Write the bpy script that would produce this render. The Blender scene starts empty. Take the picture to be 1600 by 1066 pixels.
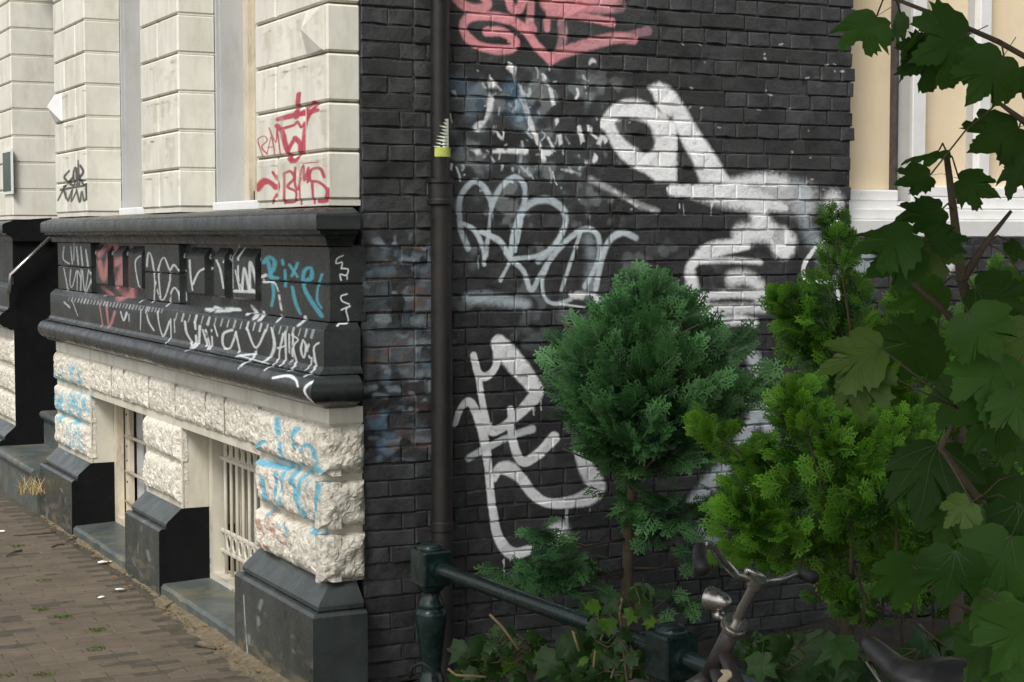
import bpy, bmesh, math, random
import numpy as np
from mathutils import Vector, Matrix, noise as mnoise
R = random.Random(7)
sc = bpy.context.scene
COL = sc.collection
PI = math.pi

# ------------------------------------------------------------------ camera
FPX = 2692.0
TH = math.atan(2692 / 5300.0)
PIT = math.atan(164 / 2692.0)
RV = np.array([math.cos(TH), -math.sin(TH), 0.0])
WV = np.array([math.sin(TH), math.cos(TH), 0.0])
CAM = 0.553 * RV - 6.35 * WV + np.array([0, 0, 1.68])
FW = math.cos(PIT) * WV - math.sin(PIT) * np.array([0, 0, 1.0])
CU = math.sin(PIT) * WV + math.cos(PIT) * np.array([0, 0, 1.0])
cd = bpy.data.cameras.new('camera')
cam = bpy.data.objects.new('camera', cd)
COL.objects.link(cam)
cam.location = CAM
cam.rotation_euler = (PI / 2 - PIT, 0, -TH)
cd.sensor_width = 36.0
cd.lens = FPX / 1600 * 36
cd.clip_start = 0.05
cd.clip_end = 500
sc.camera = cam
# ------------------------------------------------------------------ sky, sun, exposure
TOSUN = Vector((-0.62, -0.58, 0.92)).normalized()
world = bpy.data.worlds.new('World')
sc.world = world
world.use_nodes = True
wn = world.node_tree
bg = wn.nodes['Background']
sky = wn.nodes.new('ShaderNodeTexSky')
sky.sky_type = 'NISHITA'
sky.sun_disc = False
sky.sun_elevation = math.asin(TOSUN.z)
sky.sun_rotation = math.atan2(TOSUN.x, TOSUN.y)
sky.air_density = 1.0
sky.dust_density = 3.0
hs = wn.nodes.new('ShaderNodeHueSaturation')
hs.inputs['Saturation'].default_value = 0.25
wn.links.new(sky.outputs[0], hs.inputs['Color'])
wn.links.new(hs.outputs[0], bg.inputs['Color'])
bg.inputs['Strength'].default_value = 0.085
sd = bpy.data.lights.new('sun', 'SUN')
sd.energy = 1.35
sd.angle = math.radians(18)
sd.color = (1.0, 0.98, 0.95)
sun = bpy.data.objects.new('sun', sd)
COL.objects.link(sun)
sun.rotation_euler = (-TOSUN).to_track_quat('-Z', 'Y').to_euler()
sc.view_settings.view_transform = 'Standard'
sc.view_settings.look = 'None'
sc.view_settings.gamma = 1.0
sc.view_settings.use_curve_mapping = False
sc.view_settings.exposure = 1.02

# ------------------------------------------------------------------ survey helpers (pixel of the 1600 px photo -> place)
def ray(px, py):
    return (px - 800) / FPX * RV - (py - 533) / FPX * CU + FW
def onx(px, py, x):
    d = ray(px, py); return CAM + d * ((x - CAM[0]) / d[0])
def ony(px, py, y=0.0):
    d = ray(px, py); return CAM + d * ((y - CAM[1]) / d[1])
def at(px, py, dist):
    return CAM + ray(px, py) * dist
def proj(p):
    v = np.asarray(p, float) - CAM; z = v @ FW
    return 800 + FPX * (v @ RV) / z, 533 - FPX * (v @ CU) / z, z

# ------------------------------------------------------------------ graffiti: paint layers generated as arrays
class Layer:
    def __init__(s, u0, u1, v0, v1, res, asp=1.0):
        u0 *= asp; u1 *= asp; s.asp = asp
        s.u0, s.u1, s.v0, s.v1, s.res = u0, u1, v0, v1, res
        s.w = int((u1 - u0) / res); s.h = int((v1 - v0) / res)
        s.rgb = np.zeros((s.h, s.w, 3), np.float32) + 0.3
        s.a = np.zeros((s.h, s.w), np.float32)
        g = np.random.RandomState(3)
        s.fine = s.blur(g.rand(s.h, s.w).astype(np.float32), 1)
        s.mid = s.norm(s.blur(g.rand(s.h, s.w).astype(np.float32), 5))
        s.big = s.norm(s.blur(g.rand(s.h, s.w).astype(np.float32), 14))
    @staticmethod
    def norm(a):
        a = (a - a.mean()) / a.std(); return np.clip(a * 0.25 + 0.5, 0, 1)
    @staticmethod
    def blur(a, r):
        for ax in (0, 1):
            for _ in range(2):
                k = 2 * r + 1
                c = np.cumsum(np.pad(a, [(r + 1, r) if i == ax else (0, 0) for i in (0, 1)], mode='wrap'), axis=ax)
                a = (np.take(c, range(k, c.shape[ax]), ax) - np.take(c, range(0, c.shape[ax] - k), ax)) / k
        return a
    def comp(s, sl, al, c):
        A = s.a[sl]; RGB = s.rgb[sl]
        na = al + A * (1 - al)
        m = na > 1e-4
        mix = np.where(m, al / np.maximum(na, 1e-4), 0)
        RGB += (np.array(c, np.float32) - RGB) * mix[..., None]
        A[...] = na
    def stroke(s, pts, c, w, soft=0.35, alpha=1.0, broken=0.0):
        """pts (u,v) or (u,v,w) ; w full width in metres"""
        P = [(p[0], p[1], p[2] if len(p) > 2 else w) for p in pts]
        if len(P) == 1:
            P = [P[0], (P[0][0] + 1e-3, P[0][1], P[0][2])]
        Q = []
        n = len(P)
        for i in range(n - 1):
            p0, p1, p2, p3 = P[max(i - 1, 0)], P[i], P[i + 1], P[min(i + 2, n - 1)]
            for k in range(7):
                t = k / 7.0
                Q.append([0.5 * (2 * p1[j] + (p2[j] - p0[j]) * t + (2 * p0[j] - 5 * p1[j] + 4 * p2[j] - p3[j]) * t * t
                          + (3 * p1[j] - p0[j] - 3 * p2[j] + p3[j]) * t ** 3) for j in range(3)])
        Q.append(list(P[-1]))
        Q = np.array(Q)
        m = Q[:, 2].max() * (0.5 + soft) + 2 * s.res
        i0 = int(max(0, (Q[:, 0].min() - m - s.u0) / s.res)); i1 = int(min(s.w, (Q[:, 0].max() + m - s.u0) / s.res + 1))
        j0 = int(max(0, (Q[:, 1].min() - m - s.v0) / s.res)); j1 = int(min(s.h, (Q[:, 1].max() + m - s.v0) / s.res + 1))
        if i1 <= i0 or j1 <= j0: return
        al = np.zeros((j1 - j0, i1 - i0), np.float32)
        for a, b in zip(Q[:-1], Q[1:]):
            ww = max(a[2], b[2]); mm = ww * (0.5 + soft) + 2 * s.res
            a0 = int(max(i0, (min(a[0], b[0]) - mm - s.u0) / s.res)); a1 = int(min(i1, (max(a[0], b[0]) + mm - s.u0) / s.res + 2))
            b0 = int(max(j0, (min(a[1], b[1]) - mm - s.v0) / s.res)); b1 = int(min(j1, (max(a[1], b[1]) + mm - s.v0) / s.res + 2))
            if a1 <= a0 or b1 <= b0: continue
            U = s.u0 + (np.arange(a0, a1) + .5) * s.res; V = s.v0 + (np.arange(b0, b1) + .5) * s.res
            U, V = np.meshgrid(U, V)
            dx, dy = b[0] - a[0], b[1] - a[1]; L = dx * dx + dy * dy + 1e-12
            t = np.clip(((U - a[0]) * dx + (V - a[1]) * dy) / L, 0, 1)
            d = np.hypot(U - a[0] - t * dx, V - a[1] - t * dy)
            hw = (a[2] + (b[2] - a[2]) * t) * 0.5
            e = np.maximum(hw * 2 * soft, s.res)
            x = np.clip((hw + e * .5 - d) / e, 0, 1)
            sub = al[b0 - j0:b1 - j0, a0 - i0:a1 - i0]
            np.maximum(sub, x * x * (3 - 2 * x), out=sub)
        sl = (slice(j0, j1), slice(i0, i1))
        al = al + (s.fine[sl] - .5) * 5.5 * al * (1 - al)
        if broken:
            al = al * np.clip((s.mid[sl] - broken) * 6 + (s.fine[sl] - .5) * 2, 0, 1)
        s.comp(sl, np.clip(al, 0, 1) * alpha, c)
    def poly(s, pts, c, soft, alpha=1.0):
        P = np.array(pts); m = soft * 2
        i0 = int(max(0, (P[:, 0].min() - m - s.u0) / s.res)); i1 = int(min(s.w, (P[:, 0].max() + m - s.u0) / s.res + 1))
        j0 = int(max(0, (P[:, 1].min() - m - s.v0) / s.res)); j1 = int(min(s.h, (P[:, 1].max() + m - s.v0) / s.res + 1))
        U, V = np.meshgrid(s.u0 + (np.arange(i0, i1) + .5) * s.res, s.v0 + (np.arange(j0, j1) + .5) * s.res)
        ins = np.zeros(U.shape, bool); D = np.full(U.shape, 9.)
        for a, b in zip(P, np.roll(P, -1, 0)):
            cnd = (a[1] > V) != (b[1] > V)
            ins ^= cnd & (U < (b[0] - a[0]) * (V - a[1]) / (b[1] - a[1] + 1e-12) + a[0])
            dx, dy = b - a; t = np.clip(((U - a[0]) * dx + (V - a[1]) * dy) / (dx * dx + dy * dy + 1e-12), 0, 1)
            D = np.minimum(D, np.hypot(U - a[0] - t * dx, V - a[1] - t * dy))
        sd_ = np.where(ins, D, -D)
        x = np.clip(sd_ / soft * .5 + .5, 0, 1); al = x * x * (3 - 2 * x)
        sl = (slice(j0, j1), slice(i0, i1))
        al = np.clip(al + (s.fine[sl] - .5) * 5.5 * al * (1 - al), 0, 1)
        s.comp(sl, al * alpha, c)
    def wash(s, u0, u1, v0, v1, c, thr, alpha, gain=5):
        U, V = np.meshgrid(s.u0 + (np.arange(s.w) + .5) * s.res, s.v0 + (np.arange(s.h) + .5) * s.res)
        e = 0.08
        env = np.clip((U - u0) / e, 0, 1) * np.clip((u1 - U) / e, 0, 1) * np.clip((V - v0) / e, 0, 1) * np.clip((v1 - V) / e, 0, 1)
        al = np.clip((s.big * .5 + s.mid * .5 - thr) * gain, 0, 1) * env * alpha * (0.6 + .8 * (s.fine - .3))
        s.comp((slice(0, s.h), slice(0, s.w)), np.clip(al, 0, 1).astype(np.float32), c)
    def image(s, name):
        im = bpy.data.images.new(name, s.w, s.h, alpha=True, float_buffer=False)
        im.colorspace_settings.name = 'Non-Color'
        im.alpha_mode = 'CHANNEL_PACKED'
        px = np.ones((s.h, s.w, 4), np.float32); px[..., :3] = s.rgb; px[..., 3] = s.a
        im.pixels.foreach_set(np.clip(px, 0, 1).ravel())
        im.update()
        return im

FX_ = -.13
WL = Layer(-0.3, 3.7, 0.0, 2.8, 0.003)
FL = Layer(-0.4, 6.4, 0.0, 2.8, 0.002, 0.3)
WHITE = (0.93, 0.935, 0.94); PALE = (0.55, 0.63, 0.68); PINK = (0.72, 0.30, 0.33); BLUE = (0.13, 0.38, 0.52); RED = (0.42, 0.015, 0.05)
GREY = (0.5, 0.54, 0.56); TEAL = (0.06, 0.33, 0.42); BLK = (0.012, 0.012, 0.014)
LW = 1.0
def wst(off, pts, c, w, soft=0.35, alpha=1.0, broken=0.0, layer='w', plane=0.0):
    """stroke in coordinates of an enlarged crop (ox, oy, scale) of the photo, width in crop px"""
    ox, oy, k = off
    q = []
    for p in pts:
        X, Y = ox + p[0] / k, oy + p[1] / k
        if layer == 'w':
            a = ony(X, Y, plane); u = a[0]
        else:
            a = onx(X, Y, plane); u = a[1]
        mpp = proj(a)[2] / FPX
        q.append((u * (1.0 if layer == 'w' else FL.asp), a[2], (p[2] if len(p) > 2 else w) * LW * (R.uniform(.72, 1.2) if layer == 'f' else R.uniform(.9, 1.1)) / k * mpp))
    (WL if layer == 'w' else FL).stroke(q, c, 0, soft, alpha, broken)
def fst(off, pts, c, w, soft=0.35, alpha=1.0, broken=0.0, plane=-0.135):
    wst(off, pts, c, w, soft, alpha, broken, 'f', plane)
def wpoly(off, pts, c, soft, alpha=1.0):
    ox, oy, k = off
    WL.poly([ony(ox + x / k, oy + y / k)[[0, 2]] for x, y in pts], c, soft, alpha)

# --- side wall
WL.wash(0.0, 0.36, 0.75, 1.72, (0.10, 0.15, 0.18), 0.47, 0.75)
WL.wash(0.0, 0.36, 0.75, 1.72, (0.17, 0.12, 0.10), 0.58, 0.5)
WL.wash(0.33, 1.05, 1.75, 2.35, (0.10, 0.14, 0.17), 0.5, 0.6)
WL.wash(0.33, 1.15, 1.6, 2.35, (0.35, 0.38, 0.38), 0.63, 0.8, 9)
WL.wash(0.33, 1.6, 1.2, 1.7, (0.3, 0.34, 0.37), 0.6, 0.6, 7)
WL.wash(0.33, 2.2, 0.3, 2.7, (0.045, 0.042, 0.04), 0.5, 0.5)
A7 = (690, 0, 5.33); A1 = (680, 0, 2.424); A6 = (700, 340, 3.553); A8 = (690, 640, 3.33); A5 = (1050, 280, 2.538); AP = (0, 0, 1)
for k in range(75):
    x = R.uniform(700, 940); y = R.uniform(95, 280); l = R.uniform(4, 26)
    wst(AP, [(x, y), (x + R.uniform(-3, 5), y + l * .5), (x + R.uniform(-3, 9), y + l)], R.choice([GREY, WHITE, PALE]), R.uniform(2, 6), .5, .8, .42)
for pts, w in (([(800, 100), (815, 150), (835, 210), (850, 250)], 9), ([(860, 140), (872, 200), (880, 255)], 7), ([(905, 200), (915, 245), (925, 265), (940, 215), (960, 250), (955, 200)], 8),
               ([(770, 120), (765, 170), (745, 200)], 12), ([(735, 240), (780, 235), (860, 240)], 9), ([(800, 110), (806, 98)], 10), ([(925, 98), (927, 99)], 11)):
    wst(AP, pts, WHITE, w, .5, .85, .36)
wst(AP, [(715, 130), (745, 150), (740, 175)], (0.1, .17, .23), 30, .8, .5); wst(AP, [(800, 140), (815, 180)], (0.1, .2, .3), 30, .8, .6)
for pts, w, al in (([(375, 268), (480, 265), (560, 300), (610, 360), (575, 410), (450, 415), (330, 390), (230, 330), (180, 250), (190, 180), (260, 140), (380, 135), (500, 150), (600, 180), (680, 240), (740, 320), (800, 400), (900, 495)], 78, 1),
               ([(100, -30), (190, 50), (300, 80), (390, 40), (330, -40)], 80, .95), ([(560, -10), (590, 70), (640, 80), (670, 20)], 80, .95), ([(740, -40), (740, 90), (735, 200), (760, 250)], 75, .8),
               ([(880, 180), (880, 240)], 60, .8), ([(890, 20), (1050, 40), (1400, 20)], 150, 1), ([(900, 120), (1150, 140), (1420, 190)], 70, .9), ([(1000, 190), (1010, 300), (980, 420)], 85, .6),
               ([(905, 495), (1000, 445), (1200, 380), (1439, 320), (1600, 330)], 90, .75), ([(1200, 390), (1500, 310), (1720, 260)], 70, .45), ([(1300, 60), (1480, 40)], 120, .5)):
    wst(A7, pts, PINK if al > .6 else (.55, .3, .33), w, .35, al)
# big white piece
wst(A1, [(650, 470, 60), (690, 420, 60), (760, 415, 70), (830, 450, 70), (870, 520, 90), (860, 610, 90), (800, 620, 70), (740, 590, 70), (690, 540, 60), (660, 480, 50)], WHITE, 60, .3)
wpoly(A1, [(808, 330), (850, 312), (890, 330), (950, 410), (1000, 500), (1060, 590), (1122, 692), (1005, 690), (960, 590), (905, 480), (900, 440), (860, 440)], WHITE, .012)
wpoly(A1, [(850, 430), (912, 470), (916, 690), (835, 690), (760, 620), (830, 560), (860, 500)], WHITE, .012)
wst(A1, [(880, 715, 12), (1000, 730, 55), (1130, 740, 90), (1260, 770, 60), (1330, 790, 20)], WHITE, 60, .6)
wst(A1, [(1120, 700), (1220, 680), (1320, 690)], WHITE, 45, .9, .9); wst(A1, [(1250, 720), (1310, 740), (1400, 760)], WHITE, 90, 1.0, .6)
wst(A1, [(1225, 780), (1235, 830), (1260, 870), (1320, 930)], WHITE, 70, .7); wst(A1, [(1325, 925)], WHITE, 85, .5)
wst(A1, [(1150, 885), (1240, 885), (1320, 895)], WHITE, 60, .6, .95); wst(A1, [(1000, 960), (1060, 930), (1180, 920)], WHITE, 30, .7)
wst(A1, [(480, 640), (640, 700), (780, 790), (860, 800)], WHITE, 12, .8, .6, .3); wst(A1, [(590, 680), (760, 770), (840, 800)], WHITE, 22, .9, .35)
wst(A5, [(95, 480, 60), (75, 400, 50), (75, 345, 45), (120, 310, 45), (200, 285, 40), (300, 265, 30)], WHITE, 45, .45)
wst(A5, [(120, 325), (230, 322), (350, 330)], WHITE, 22, .8, .9); wst(A5, [(235, 395), (290, 390), (345, 425), (350, 470)], WHITE, 55, .8, .95)
wst(A5, [(100, 470), (220, 455), (360, 460)], WHITE, 34, .6); wst(A5, [(150, 520), (260, 515), (370, 510)], WHITE, 42, .7, .85); wst(A5, [(160, 575), (260, 560), (330, 570)], WHITE, 36, .6)
wst(A5, [(120, 500), (150, 560), (150, 640), (130, 680)], WHITE, 60, .5); wst(A5, [(440, 265)], WHITE, 95, .4)
wst(A5, [(230, 60), (330, 90), (350, 180), (300, 220), (280, 215)], WHITE, 70, .9, .8); wst(A5, [(0, 45), (200, 55)], WHITE, 46, .5)
wst(A5, [(490, 30), (520, 60), (530, 180), (560, 240)], PALE, 60, 1.0, .55)
wst(A5, [(640, 95)], WHITE, 80, .7, .95); wst(A5, [(640, 130), (650, 190)], WHITE, 50, .5)
wst(A5, [(610, 240), (560, 285), (525, 335), (520, 380), (545, 408), (620, 408), (655, 425), (658, 500), (652, 590)], WHITE, 20, .3)
wst(A5, [(700, 260), (780, 330), (690, 380), (650, 420)], PALE, 60, .6, .6); wst(A5, [(590, 270), (600, 330)], PALE, 60, .9, .5)
wst(A5, [(960, 300), (965, 360), (1000, 375)], WHITE, 45, .6, .8); wst(A5, [(1090, 290), (1110, 330), (1090, 350)], WHITE, 45, .8, .8); wst(A5, [(850, 350), (870, 355)], WHITE, 35, .6)
# pale tag
for pts, w in (([(125, 942), (95, 860), (92, 770), (115, 715), (155, 688), (195, 722), (215, 780)], 22), ([(215, 780), (248, 712), (300, 672), (335, 700), (338, 760), (312, 850), (285, 965)], 24),
               ([(215, 780), (205, 860), (190, 970)], 18), ([(310, 850), (350, 780), (420, 757), (480, 790), (492, 850), (450, 930), (390, 990)], 26), ([(170, 880), (240, 905), (280, 960)], 16), ([(95, 845), (150, 870), (180, 930)], 14)):
    wst(A1, pts, PALE, w, .45, .85)
for pts, w in (([(70, 30), (140, 70), (190, 170), (202, 262)], 22), ([(190, 80), (290, 140), (340, 220), (420, 300), (462, 405), (520, 310), (600, 190), (700, 95), (780, 65), (835, 115), (830, 250), (760, 385)], 30),
               ([(385, 0), (350, 120), (345, 235), (288, 352)], 20), ([(735, 85), (690, 220), (632, 402)], 24), ([(550, 280), (525, 350), (540, 450), (600, 480), (680, 455)], 22), ([(370, 230), (500, 212), (590, 150), (650, 40)], 24),
               ([(1045, 115), (970, 85), (895, 130), (855, 230), (820, 400)], 34), ([(60, 40), (85, 120), (118, 165)], 22), ([(410, 20), (375, 190)], 16)):
    wst(A6, pts, (.62, .69, .73), w, .45, .85)
wst(A6, [(110, 450), (200, 450), (290, 460), (430, 485)], PALE, 60, .9, .75); wst(A6, [(690, 430), (820, 450), (900, 520)], WHITE, 40, .5, .9, .3); wst(A6, [(620, 480), (760, 500)], WHITE, 12, .4, .8)
wst(A6, [(780, 130), (800, 260), (780, 420)], PALE, 70, 1.0, .4)
# lower white letters
LW = 1.22
wst(AP, [(740, 556, 9), (746, 582, 11), (757, 589, 11), (770, 580, 11), (777, 560, 12), (776, 534, 14)], WHITE, 10, .2)
wst(AP, [(779, 536, 22), (800, 562, 27), (830, 598, 24), (837, 616, 19), (812, 645, 14), (785, 668, 12), (766, 672, 12), (756, 640, 10), (748, 592, 10)], WHITE, 10, .2)
wst(AP, [(711, 664, 7), (719, 640, 9), (733, 628, 12), (746, 650, 13), (757, 690, 12), (764, 740, 11), (770, 800, 11), (780, 842, 13), (800, 865, 15), (828, 859, 12)], WHITE, 10, .2)
wst(AP, [(797, 640, 10), (800, 680, 11), (808, 711, 12), (820, 722, 13), (842, 709, 14), (866, 684, 15)], WHITE, 12, .2)
wst(AP, [(732, 716, 9), (770, 695, 9), (800, 681, 9), (832, 671, 10)], (.7, .74, .76), 9, .35, .9)
wst(AP, [(772, 748, 10), (780, 733, 14), (796, 733, 18), (814, 748, 15), (834, 773, 14), (856, 786, 13), (888, 785, 15), (920, 776, 22), (932, 762, 26), (918, 735, 24), (903, 706, 14)], WHITE, 12, .25)
wst(AP, [(872, 835)], WHITE, 30, .4)
for pts in ([(1176, 560), (1190, 592), (1168, 625)], [(1160, 690), (1192, 640), (1206, 690), (1214, 725)], [(1130, 735), (1105, 760), (1080, 790)], [(1096, 828), (1120, 858)], [(1170, 770), (1200, 790)]):
    wst(AP, pts, (.66, .72, .76), 20, .6, .85)
LW = 1.0
for k in range(60):
    x = R.uniform(700, 1330); y = R.uniform(20, 330)
    wst(AP, [(x, y), (x + R.uniform(-5, 5), y + R.uniform(-1, 2))], (.5, .52, .53), R.uniform(1.5, 3.5), .5, .7)
# bluish patches by the corner
for x, y in ((596, 655), (608, 672), (600, 695), (585, 660)): wst(AP, [(x, y), (x + 6, y + 5)], (.12, .2, .28), 24, .4, .7, .3)
for k in range(110):
    x = R.uniform(568, 664); y = R.uniform(355, 720)
    wst(AP, [(x, y), (x + R.uniform(-4, 14), y + R.uniform(-2, 4)), (x + R.uniform(4, 22), y + R.uniform(-3, 3))], R.choice([(.16, .2, .23), (.22, .26, .28), (.10, .15, .19), (.12, .07, .06)]), R.uniform(3, 14), .6, .7, .35)
# small tags on the return of the band
B4 = (280, 330, 3.23)
for pts in ([(830, 225), (800, 240), (795, 265), (825, 260), (820, 290)], [(820, 290), (855, 295), (845, 325), (815, 320), (820, 350)], [(850, 330), (850, 345)], [(850, 420), (820, 430), (825, 455), (860, 470)], [(820, 500), (865, 480), (845, 500), (855, 560), (805, 570)], [(790, 580), (800, 575)]):
    wst(B4, pts, WHITE, 7, .3, .9, 0, 'w', -0.005)
# --- front
Z2 = (380, 0, 3.047)
for pts, w in (([(88, 748), (72, 700), (66, 665), (95, 650), (108, 672), (82, 702), (108, 735)], 7), ([(108, 735), (118, 690), (128, 655), (140, 700), (143, 740)], 7), ([(112, 705), (140, 700)], 5), ([(143, 720), (128, 640), (118, 612), (150, 680), (155, 618), (172, 745)], 8),
               ([(160, 570), (240, 550), (345, 528)], 30), ([(248, 560), (258, 450)], 24), ([(270, 545), (330, 490)], 22), ([(345, 500), (300, 565), (285, 640), (278, 730)], 20), ([(155, 600), (180, 630), (195, 690), (212, 740), (242, 772)], 24),
               ([(180, 615), (235, 598), (252, 582), (272, 608), (295, 570)], 16), ([(240, 660), (265, 690), (255, 755), (225, 768), (208, 725), (240, 660)], 24),
               ([(65, 900), (90, 868), (120, 870), (150, 895)], 36), ([(135, 822), (165, 890), (130, 970)], 13), ([(190, 825), (190, 900), (188, 968)], 14), ([(188, 830), (218, 818), (238, 850), (205, 890), (245, 915), (238, 960), (192, 966)], 15),
               ([(242, 800), (240, 870), (252, 905), (268, 850)], 13), ([(265, 975), (264, 850), (280, 790), (285, 860), (305, 800), (300, 870)], 13), ([(380, 845), (360, 805), (318, 812), (312, 860), (355, 870), (392, 905), (385, 955), (350, 960)], 22), ([(322, 870), (328, 970)], 15), ([(275, 780), (350, 775)], 7)):
    fst(Z2, pts, RED, w * .82, .3, .95)
Z1 = (0, 0, 3.045)
for pts in ([(272, 955), (292, 915), (305, 890)], [(325, 815), (302, 845), (320, 870), (300, 890)], [(345, 845), (325, 870), (345, 885)], [(350, 880), (345, 830), (355, 800), (362, 880), (366, 770), (372, 880)], [(378, 790), (392, 820), (376, 850), (395, 880), (410, 872)],
            [(285, 905), (340, 895), (415, 882)], [(300, 905), (318, 955), (340, 905), (335, 960), (358, 915)], [(360, 905), (375, 960), (385, 915), (395, 955), (406, 940), (405, 895)]):
    fst(Z1, pts, BLK, 13, .5, .95)
for pts, w in (([(420, 260), (445, 232), (475, 255), (468, 300), (445, 328), (490, 340)], 17), ([(440, 245), (470, 400), (460, 480)], 17), ([(515, 250), (518, 270)], 14), ([(528, 300), (530, 380)], 13), ([(550, 272), (590, 332)], 14), ([(592, 265), (562, 330)], 14),
               ([(565, 385), (580, 460), (605, 520)], 17), ([(630, 355), (662, 335), (658, 288), (625, 305), (620, 370), (650, 440), (712, 530)], 17), ([(715, 320), (695, 380), (690, 450), (712, 490)], 11)):
    fst(B4, pts, TEAL, w, .5, .85)
PT = (.5, .54, .54)
# pedestal tags and bands, crop (60,360,5.33)
B3 = (60, 360, 5.33)
for pts, w in (([(205, 140), (200, 240), (250, 280)], 14), ([(262, 140), (275, 280)], 12), ([(290, 100), (288, 250)], 9), ([(310, 140), (325, 285)], 16), ([(345, 140), (360, 290)], 18), ([(388, 165), (405, 300)], 18),
               ([(205, 320), (240, 500)], 14), ([(262, 330), (255, 440), (275, 470), (310, 340)], 12), ([(315, 500), (320, 340), (350, 420)], 12), ([(350, 330), (345, 500)], 13), ([(360, 340), (380, 510), (410, 330)], 13), ([(415, 340), (435, 400), (390, 520)], 14), ([(255, 600), (300, 640)], 16), ([(320, 580), (370, 715)], 12)):
    fst(B3, pts, PT, w, .5, .7)
for pts, w in (([(500, 200), (540, 130), (590, 170), (560, 300), (530, 400), (500, 270)], 60), ([(640, 270), (700, 260), (680, 380), (660, 450), (700, 400)], 60), ([(640, 500), (700, 560), (730, 500)], 60), ([(600, 330), (600, 480)], 40), ([(550, 610), (580, 800)], 18), ([(610, 610), (620, 730), (640, 800), (680, 680)], 24), ([(480, 480), (560, 540)], 30)):
    fst(B3, pts, (.5, .2, .2), w, .7, .7)
for pts, w in (([(865, 265), (850, 215), (800, 250), (800, 340), (825, 465)], 14), ([(830, 470), (870, 530), (865, 600)], 12), ([(895, 300), (905, 200), (925, 200), (945, 280), (960, 420), (955, 600)], 18), ([(965, 430), (1000, 560), (1040, 570), (1085, 430), (1085, 340)], 18), ([(990, 330), (1000, 470), (1010, 560)], 16), ([(990, 330), (1015, 250), (1045, 235), (1085, 330), (1120, 290), (1160, 340)], 18), ([(1090, 630), (1095, 530), (1125, 480), (1160, 530), (1165, 590)], 17),
               ([(730, 680), (755, 750), (780, 690)], 22), ([(800, 700), (800, 760)], 12), ([(900, 660), (895, 830)], 12), ([(945, 680), (965, 760), (1010, 835)], 16), ([(1040, 680), (1055, 790), (1090, 880), (1140, 760)], 16), ([(1150, 740), (1155, 940)], 14), ([(1180, 740), (1185, 850)], 14), ([(960, 640), (940, 690)], 14), ([(1065, 650), (1040, 690)], 12)):
    fst(B3, pts, (.58, .62, .62), w * .85, .55, .8, R.choice([0, 0, .15]))
for k in range(30):
    x = 300 + k * 27; y = 560 + k * 3.4
    fst(B3, [(x, y), (x - 12, y + 28)], PT, R.uniform(8, 16), .5, R.uniform(.3, .8))
for pts, w in (([(45, 250), (50, 330), (60, 400)], 12), ([(62, 370), (90, 310), (125, 290)], 14), ([(180, 250), (200, 300), (215, 390)], 12), ([(240, 215), (215, 260)], 10), ([(258, 170), (262, 390)], 8), ([(290, 190), (290, 330), (310, 400)], 12), ([(275, 300), (300, 410)], 10), ([(310, 400), (320, 290), (345, 400)], 14), ([(350, 400), (350, 260), (390, 400), (360, 400)], 16), ([(270, 405), (390, 410)], 18), ([(400, 340), (430, 325)], 20), ([(420, 360), (480, 370), (505, 470), (515, 560)], 14), ([(320, 480), (350, 520)], 20), ([(380, 500), (400, 540)], 26), ([(140, 490), (170, 500)], 30), ([(200, 500), (260, 500)], 30), ([(420, 510), (430, 550)], 18), ([(630, 535), (628, 575)], 16),
               ([(60, 560), (70, 620), (110, 680)], 14), ([(110, 560), (120, 700)], 12), ([(135, 580), (130, 690)], 13), ([(150, 600), (175, 680), (165, 600), (195, 710)], 12), ([(195, 600), (200, 700)], 12), ([(210, 580), (225, 630)], 9), ([(300, 600), (255, 620), (255, 680), (290, 690), (320, 610)], 14), ([(320, 620), (340, 710)], 10), ([(375, 590), (420, 690), (470, 600)], 14), ([(420, 690), (425, 790)], 14), ([(350, 730), (420, 720)], 14), ([(500, 590), (515, 680), (485, 760)], 14),
               ([(560, 620), (540, 720), (545, 800)], 12), ([(525, 695), (570, 680)], 11), ([(570, 610), (575, 780)], 11), ([(590, 620), (590, 720)], 10), ([(610, 620), (605, 790)], 11), ([(610, 630), (635, 650), (612, 690), (640, 800)], 11), ([(660, 650), (650, 700), (665, 740), (675, 680), (660, 650)], 11), ([(700, 660), (680, 700), (695, 740)], 11), ([(715, 650), (720, 760)], 11), ([(740, 665), (715, 700), (740, 830)], 11), ([(705, 740), (700, 800)], 10), ([(360, 730), (520, 770)], 7)):
    fst(B4, pts, (.66, .70, .70), w * .85, .55, .8, R.choice([0, 0, .15]))
for k in range(22):
    x = 20 + k * 33; y = 515 + k * 4.2
    fst(B4, [(x, y), (x - 10, y + 36)], (.6, .63, .63), R.uniform(5, 12), .5, R.uniform(.4, .9))
fst(B4, [(500, 842), (560, 832), (610, 855), (630, 885)], WHITE, 13, .4, .85, 0, -.22); fst(B4, [(745, 858), (690, 862), (665, 905), (690, 968)], WHITE, 13, .3, .9, 0, -.22)
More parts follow.
